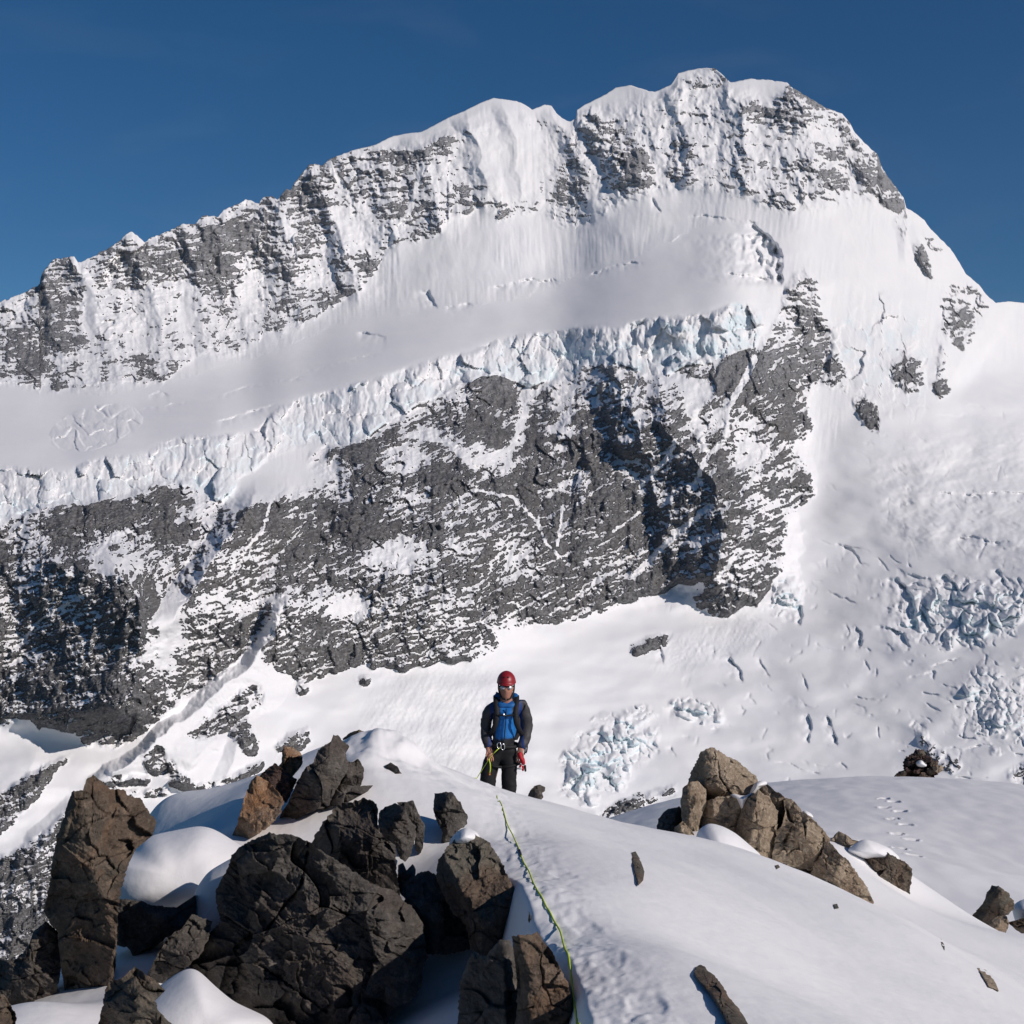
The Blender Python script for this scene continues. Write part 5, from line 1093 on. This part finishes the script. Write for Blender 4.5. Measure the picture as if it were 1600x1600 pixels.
# harness with belay loop and carabiners
hn = tube('harness', [(.0+.165*math.cos(a), .0+.130*math.sin(a), .995+.006*math.sin(2*a)) for a in np.linspace(0, 2*math.pi, 36, endpoint=False)], .020, M_BLACK, PR, 8, True, 1.0)
for cx, cy in ((-.09, .78), (.065, .78)):
    t_ = tube('leg_loop', [(cx+.118*math.cos(a), .0+.118*math.sin(a), cy+.02*math.cos(a)*(1 if cx > 0 else -1)) for a in np.linspace(0, 2*math.pi, 28, endpoint=False)], .016, M_BLACK, hn, 6, True)
for (px, py, tx) in ((780, 1161, .3), (786, 1163, -.5)):
    c0 = LP(px, py, -.165)
    tube('carabiner', [c0+Vector((.022*math.cos(a)*math.cos(tx), -.012*math.sin(tx)*math.cos(a), .034*math.sin(a))) for a in np.linspace(0, 2*math.pi, 20, endpoint=False)], .0055, M_METAL, hn, 6, True)
# boots, hidden behind the crest
for k_, s_ in (('r', -1), ('l', 1)):
    a_, t_ = V['a'+k_], V['t'+k_]
    skin_mesh('boot', [a_+Vector((0, .03, .09)), a_+Vector((0, .02, -.03)), (a_+t_)/2+Vector((0, 0, -.02)), t_+Vector((0, -.03, .01))], [(0, 1), (1, 2), (2, 3)], [.058, .06, .052, .045], M_BOOT, PR, 2, 1)
# ---- backpack (worn, but a thing of its own)
BPK = bpy.data.objects.new('backpack', None); COL.objects.link(BPK); BPK.location = PR.location+Vector((.04, .2, .98)); BPK.empty_display_size = .2
tag(BPK, "dark rucksack on the climber's back with straps over the blue jacket", 'backpack')
off = PR.location-BPK.location
sh = lambda pts: [Vector(p)+off for p in pts]
def pk(u, v):
    a = u*2*math.pi; zz = v
    sq = lambda c, e: np.sign(c)*np.abs(c)**e
    w_ = .165*(.55+.45*np.sin(math.pi*np.clip(zz, .02, .98))**.45); d_ = .11*(.5+.5*np.sin(math.pi*np.clip(zz, .02, .98))**.5)
    w_ = np.where((v <= 0) | (v >= 1), 0, w_); d_ = np.where((v <= 0) | (v >= 1), 0, d_)
    return np.stack([.045+off.x+w_*sq(np.cos(a), .6)+.008*fbm(u*5, v*6, 2, 3), .25+off.y+d_*sq(np.sin(a), .6), 1.0+off.z+.52*zz], -1)
pb_ = lathe_grid('pack_body', pk, 48, 30, M_PACK, BPK)
for sx in (-1, 1):
    tube('shoulder_strap', spline(sh([(.035+sx*.10, .15, 1.46), (.035+sx*.115, .03, 1.535), (.035+sx*.112, -.10, 1.465), (.035+sx*.10, -.165, 1.36), (.035+sx*.115, -.170, 1.25), (.035+sx*.165, -.10, 1.14), (.035+sx*.19, .06, 1.08)]), 30), .028, M_BLACK, BPK, 8, sq=.45)
tube('chest_strap', spline(sh([(-.06, -.178, 1.355), (.03, -.192, 1.345), (.13, -.178, 1.355)]), 12), .016, M_BLACK, BPK, 6, sq=.6)
bk_ = tube('buckle', sh([(.005, -.197, 1.36), (.035, -.200, 1.352)]), .014, M_METAL, BPK, 6)
tube('strap_end', spline(sh([(.235, .12, 1.06), (.265, .05, 1.0), (.262, .04, .93), (.25, .03, .90)]), 14), .009, M_BLACK, BPK, 6, sq=.5)
tube('strap_end', spline(sh([(.225, .12, 1.04), (.245, .03, .97), (.235, .02, .885)]), 14), .008, M_BLACK, BPK, 6, sq=.5)
tube('side_clip', sh([(.26, .10, 1.20), (.305, .085, 1.195)]), .012, M_BLACK, BPK, 6)
tube('handle', sh([(-.075, .10, 1.56), (-.03, .12, 1.52)]), .013, M_BLACK, BPK, 6)
# ---- red glove held in the bare hand
GL = bpy.data.objects.new('glove', None); COL.objects.link(GL); GL.location = PR.location+LP(816, 1190, -.11); GL.empty_display_size = .1
tag(GL, "red glove with a black tip and white trim dangling from the climber's hand", 'glove')
og = PR.location-GL.location
def gpt(px, py, y): return LP(px, py, y)+og
skin_mesh('cuff', [gpt(811, 1173, -.10), gpt(815, 1180, -.115), gpt(817, 1188, -.115), gpt(818, 1193, -.11)], [(0, 1), (1, 2), (2, 3)], [(.034, .026), (.044, .03), (.036, .026), (.022, .018)], M_RED, GL, 2, 1, lambda c: folds(c, .006, (.03, .03, .03), 4))
for i, (a0, a1) in enumerate((((814, 1191), (811, 1199)), ((817, 1193), (817, 1202)), ((820, 1192), (821, 1203)))):
    skin_mesh('finger', [gpt(*a0, -.112), gpt((a0[0]+a1[0])/2, (a0[1]+a1[1])/2, -.12), gpt(*a1, -.112)], [(0, 1), (1, 2)], [.014, .0135, .011], M_RED if i < 2 else M_BLACK, GL, 2, 1)
tube('trim', [gpt(812+4*math.cos(a), 1198+1.2*math.sin(a), -.112+.02*math.sin(a)) for a in np.linspace(0, 6.283, 14, endpoint=False)], .006, simple_mat('white_trim', (.75, .74, .72), .7), GL, 6, True)
# ================================================================== the rope
def rope_mat():
    m = NT('rope_sheath'); tc = m.n('ShaderNodeNewGeometry').outputs['Position']
    n = m.noise(tc, 220, 2); c = m.mix(n, (.36, .48, .02), (.62, .74, .05)); m.l(c, m.b.inputs['Base Color']); m.b.inputs['Roughness'].default_value = .7
    return m.m
MR = rope_mat()
RP = bpy.data.objects.new('rope', None); COL.objects.link(RP)
path = [(771,1227.5),(776,1238),(781,1250),(790,1277),(802,1307),(815,1335),(827,1360),(837,1382),(852,1410),(865,1432),(875,1455),(885,1485),(891,1515),(896,1550),(900,1575),(902,1600),(905,1640)]
gp = []
for a_, b_ in path:
    d_ = hit(a_, b_, 3., 18.); q = px2w(np.float64(a_), np.float64(b_), np.float64(d_)); gp.append(q)
gp = spline(gp, 150)
gp = np.concatenate([gp, np.array([[.24, 3.4, 0], [.3, 2.4, 0], [.25, 1.5, 0]])])
zz = zg(gp[:, 0], gp[:, 1]); zs = np.convolve(np.pad(zz, 8, mode='edge'), np.ones(17)/17, 'valid'); gp[:, 2] = np.maximum(zz, zs-.004); gp[:, 2] = np.convolve(np.pad(gp[:, 2], 2, mode='edge'), np.ones(5)/5, 'valid')+.0045
W0 = PR.location
top = [W0+LP(781, 1164, -.17), W0+LP(774, 1170, -.2), W0+LP(768, 1177, -.17), W0+LP(764, 1183, -.17), W0+LP(755, 1197, -.15), W0+LP(746, 1212, -.12), W0+LP(742, 1220, -.15)]
hid = []
e_ = top[-1]; st = gp[0]
for f in np.linspace(.15, .9, 5):
    x_, y_ = e_.x*(1-f)+st[0]*f, e_.y*(1-f)+st[1]*f; hid.append(Vector((x_, y_, float(zg(np.array([[x_]]), np.array([[y_]]))[0, 0])+.015)))
full_path = np.concatenate([spline([tuple(q) for q in top]+[tuple(q) for q in hid], 60), gp])
RP.location = gp[0]
org = np.array(RP.location)
tube('strand', full_path-org, .0046, MR, RP, 8)
tube('tail', spline([np.array(W0+LP(764, 1182, -.17))-org, np.array(W0+LP(766, 1188, -.19))-org, np.array(W0+LP(766.5, 1196, -.19))-org, np.array(W0+LP(765.5, 1203, -.185))-org], 14), .0075, MR, RP, 8)
tube('tail_end', [np.array(W0+LP(765.6, 1202, -.186))-org, np.array(W0+LP(765.3, 1206, -.185))-org], .009, simple_mat('orange_tape', (.6, .2, .03), .5), RP, 8)
j_ = int(np.argmin(np.hypot(gp[:, 0]/gp[:, 1]*F+800-814, (800+(-gp[:, 2]/gp[:, 1])*F)-1331)))
tube('middle_mark', gp[j_-1:j_+2]-org, .0075, M_BLACK, RP, 8)
tag(RP, 'yellow green climbing rope running from the climber down the snow ridge', 'rope')
print('person', time.time()-T0)
# ================================================================== thin mountain air
hz = bpy.data.meshes.new('haze'); X0, X1, Y0, Y1, Z0, Z1 = -2600, 2600, -60, 5200, -1900, 1250
hz.from_pydata([(x, y, z) for x in (X0, X1) for y in (Y0, Y1) for z in (Z0, Z1)], [], [(0, 1, 3, 2), (4, 6, 7, 5), (0, 4, 5, 1), (2, 3, 7, 6), (0, 2, 6, 4), (1, 5, 7, 3)])
ho = bpy.data.objects.new('haze', hz); COL.objects.link(ho); tag(ho, kind='stuff')
hm = bpy.data.materials.new('haze'); hm.use_nodes = True; ht = hm.node_tree; ht.nodes.clear()
ho_ = ht.nodes.new('ShaderNodeOutputMaterial'); hv = ht.nodes.new('ShaderNodeVolumePrincipled')
hv.inputs['Color'].default_value = (.55, .70, .95, 1); hv.inputs['Density'].default_value = 1.9e-5; hv.inputs['Anisotropy'].default_value = .2
ht.links.new(hv.outputs[0], ho_.inputs['Volume']); hz.materials.append(hm)
print('haze', time.time()-T0)
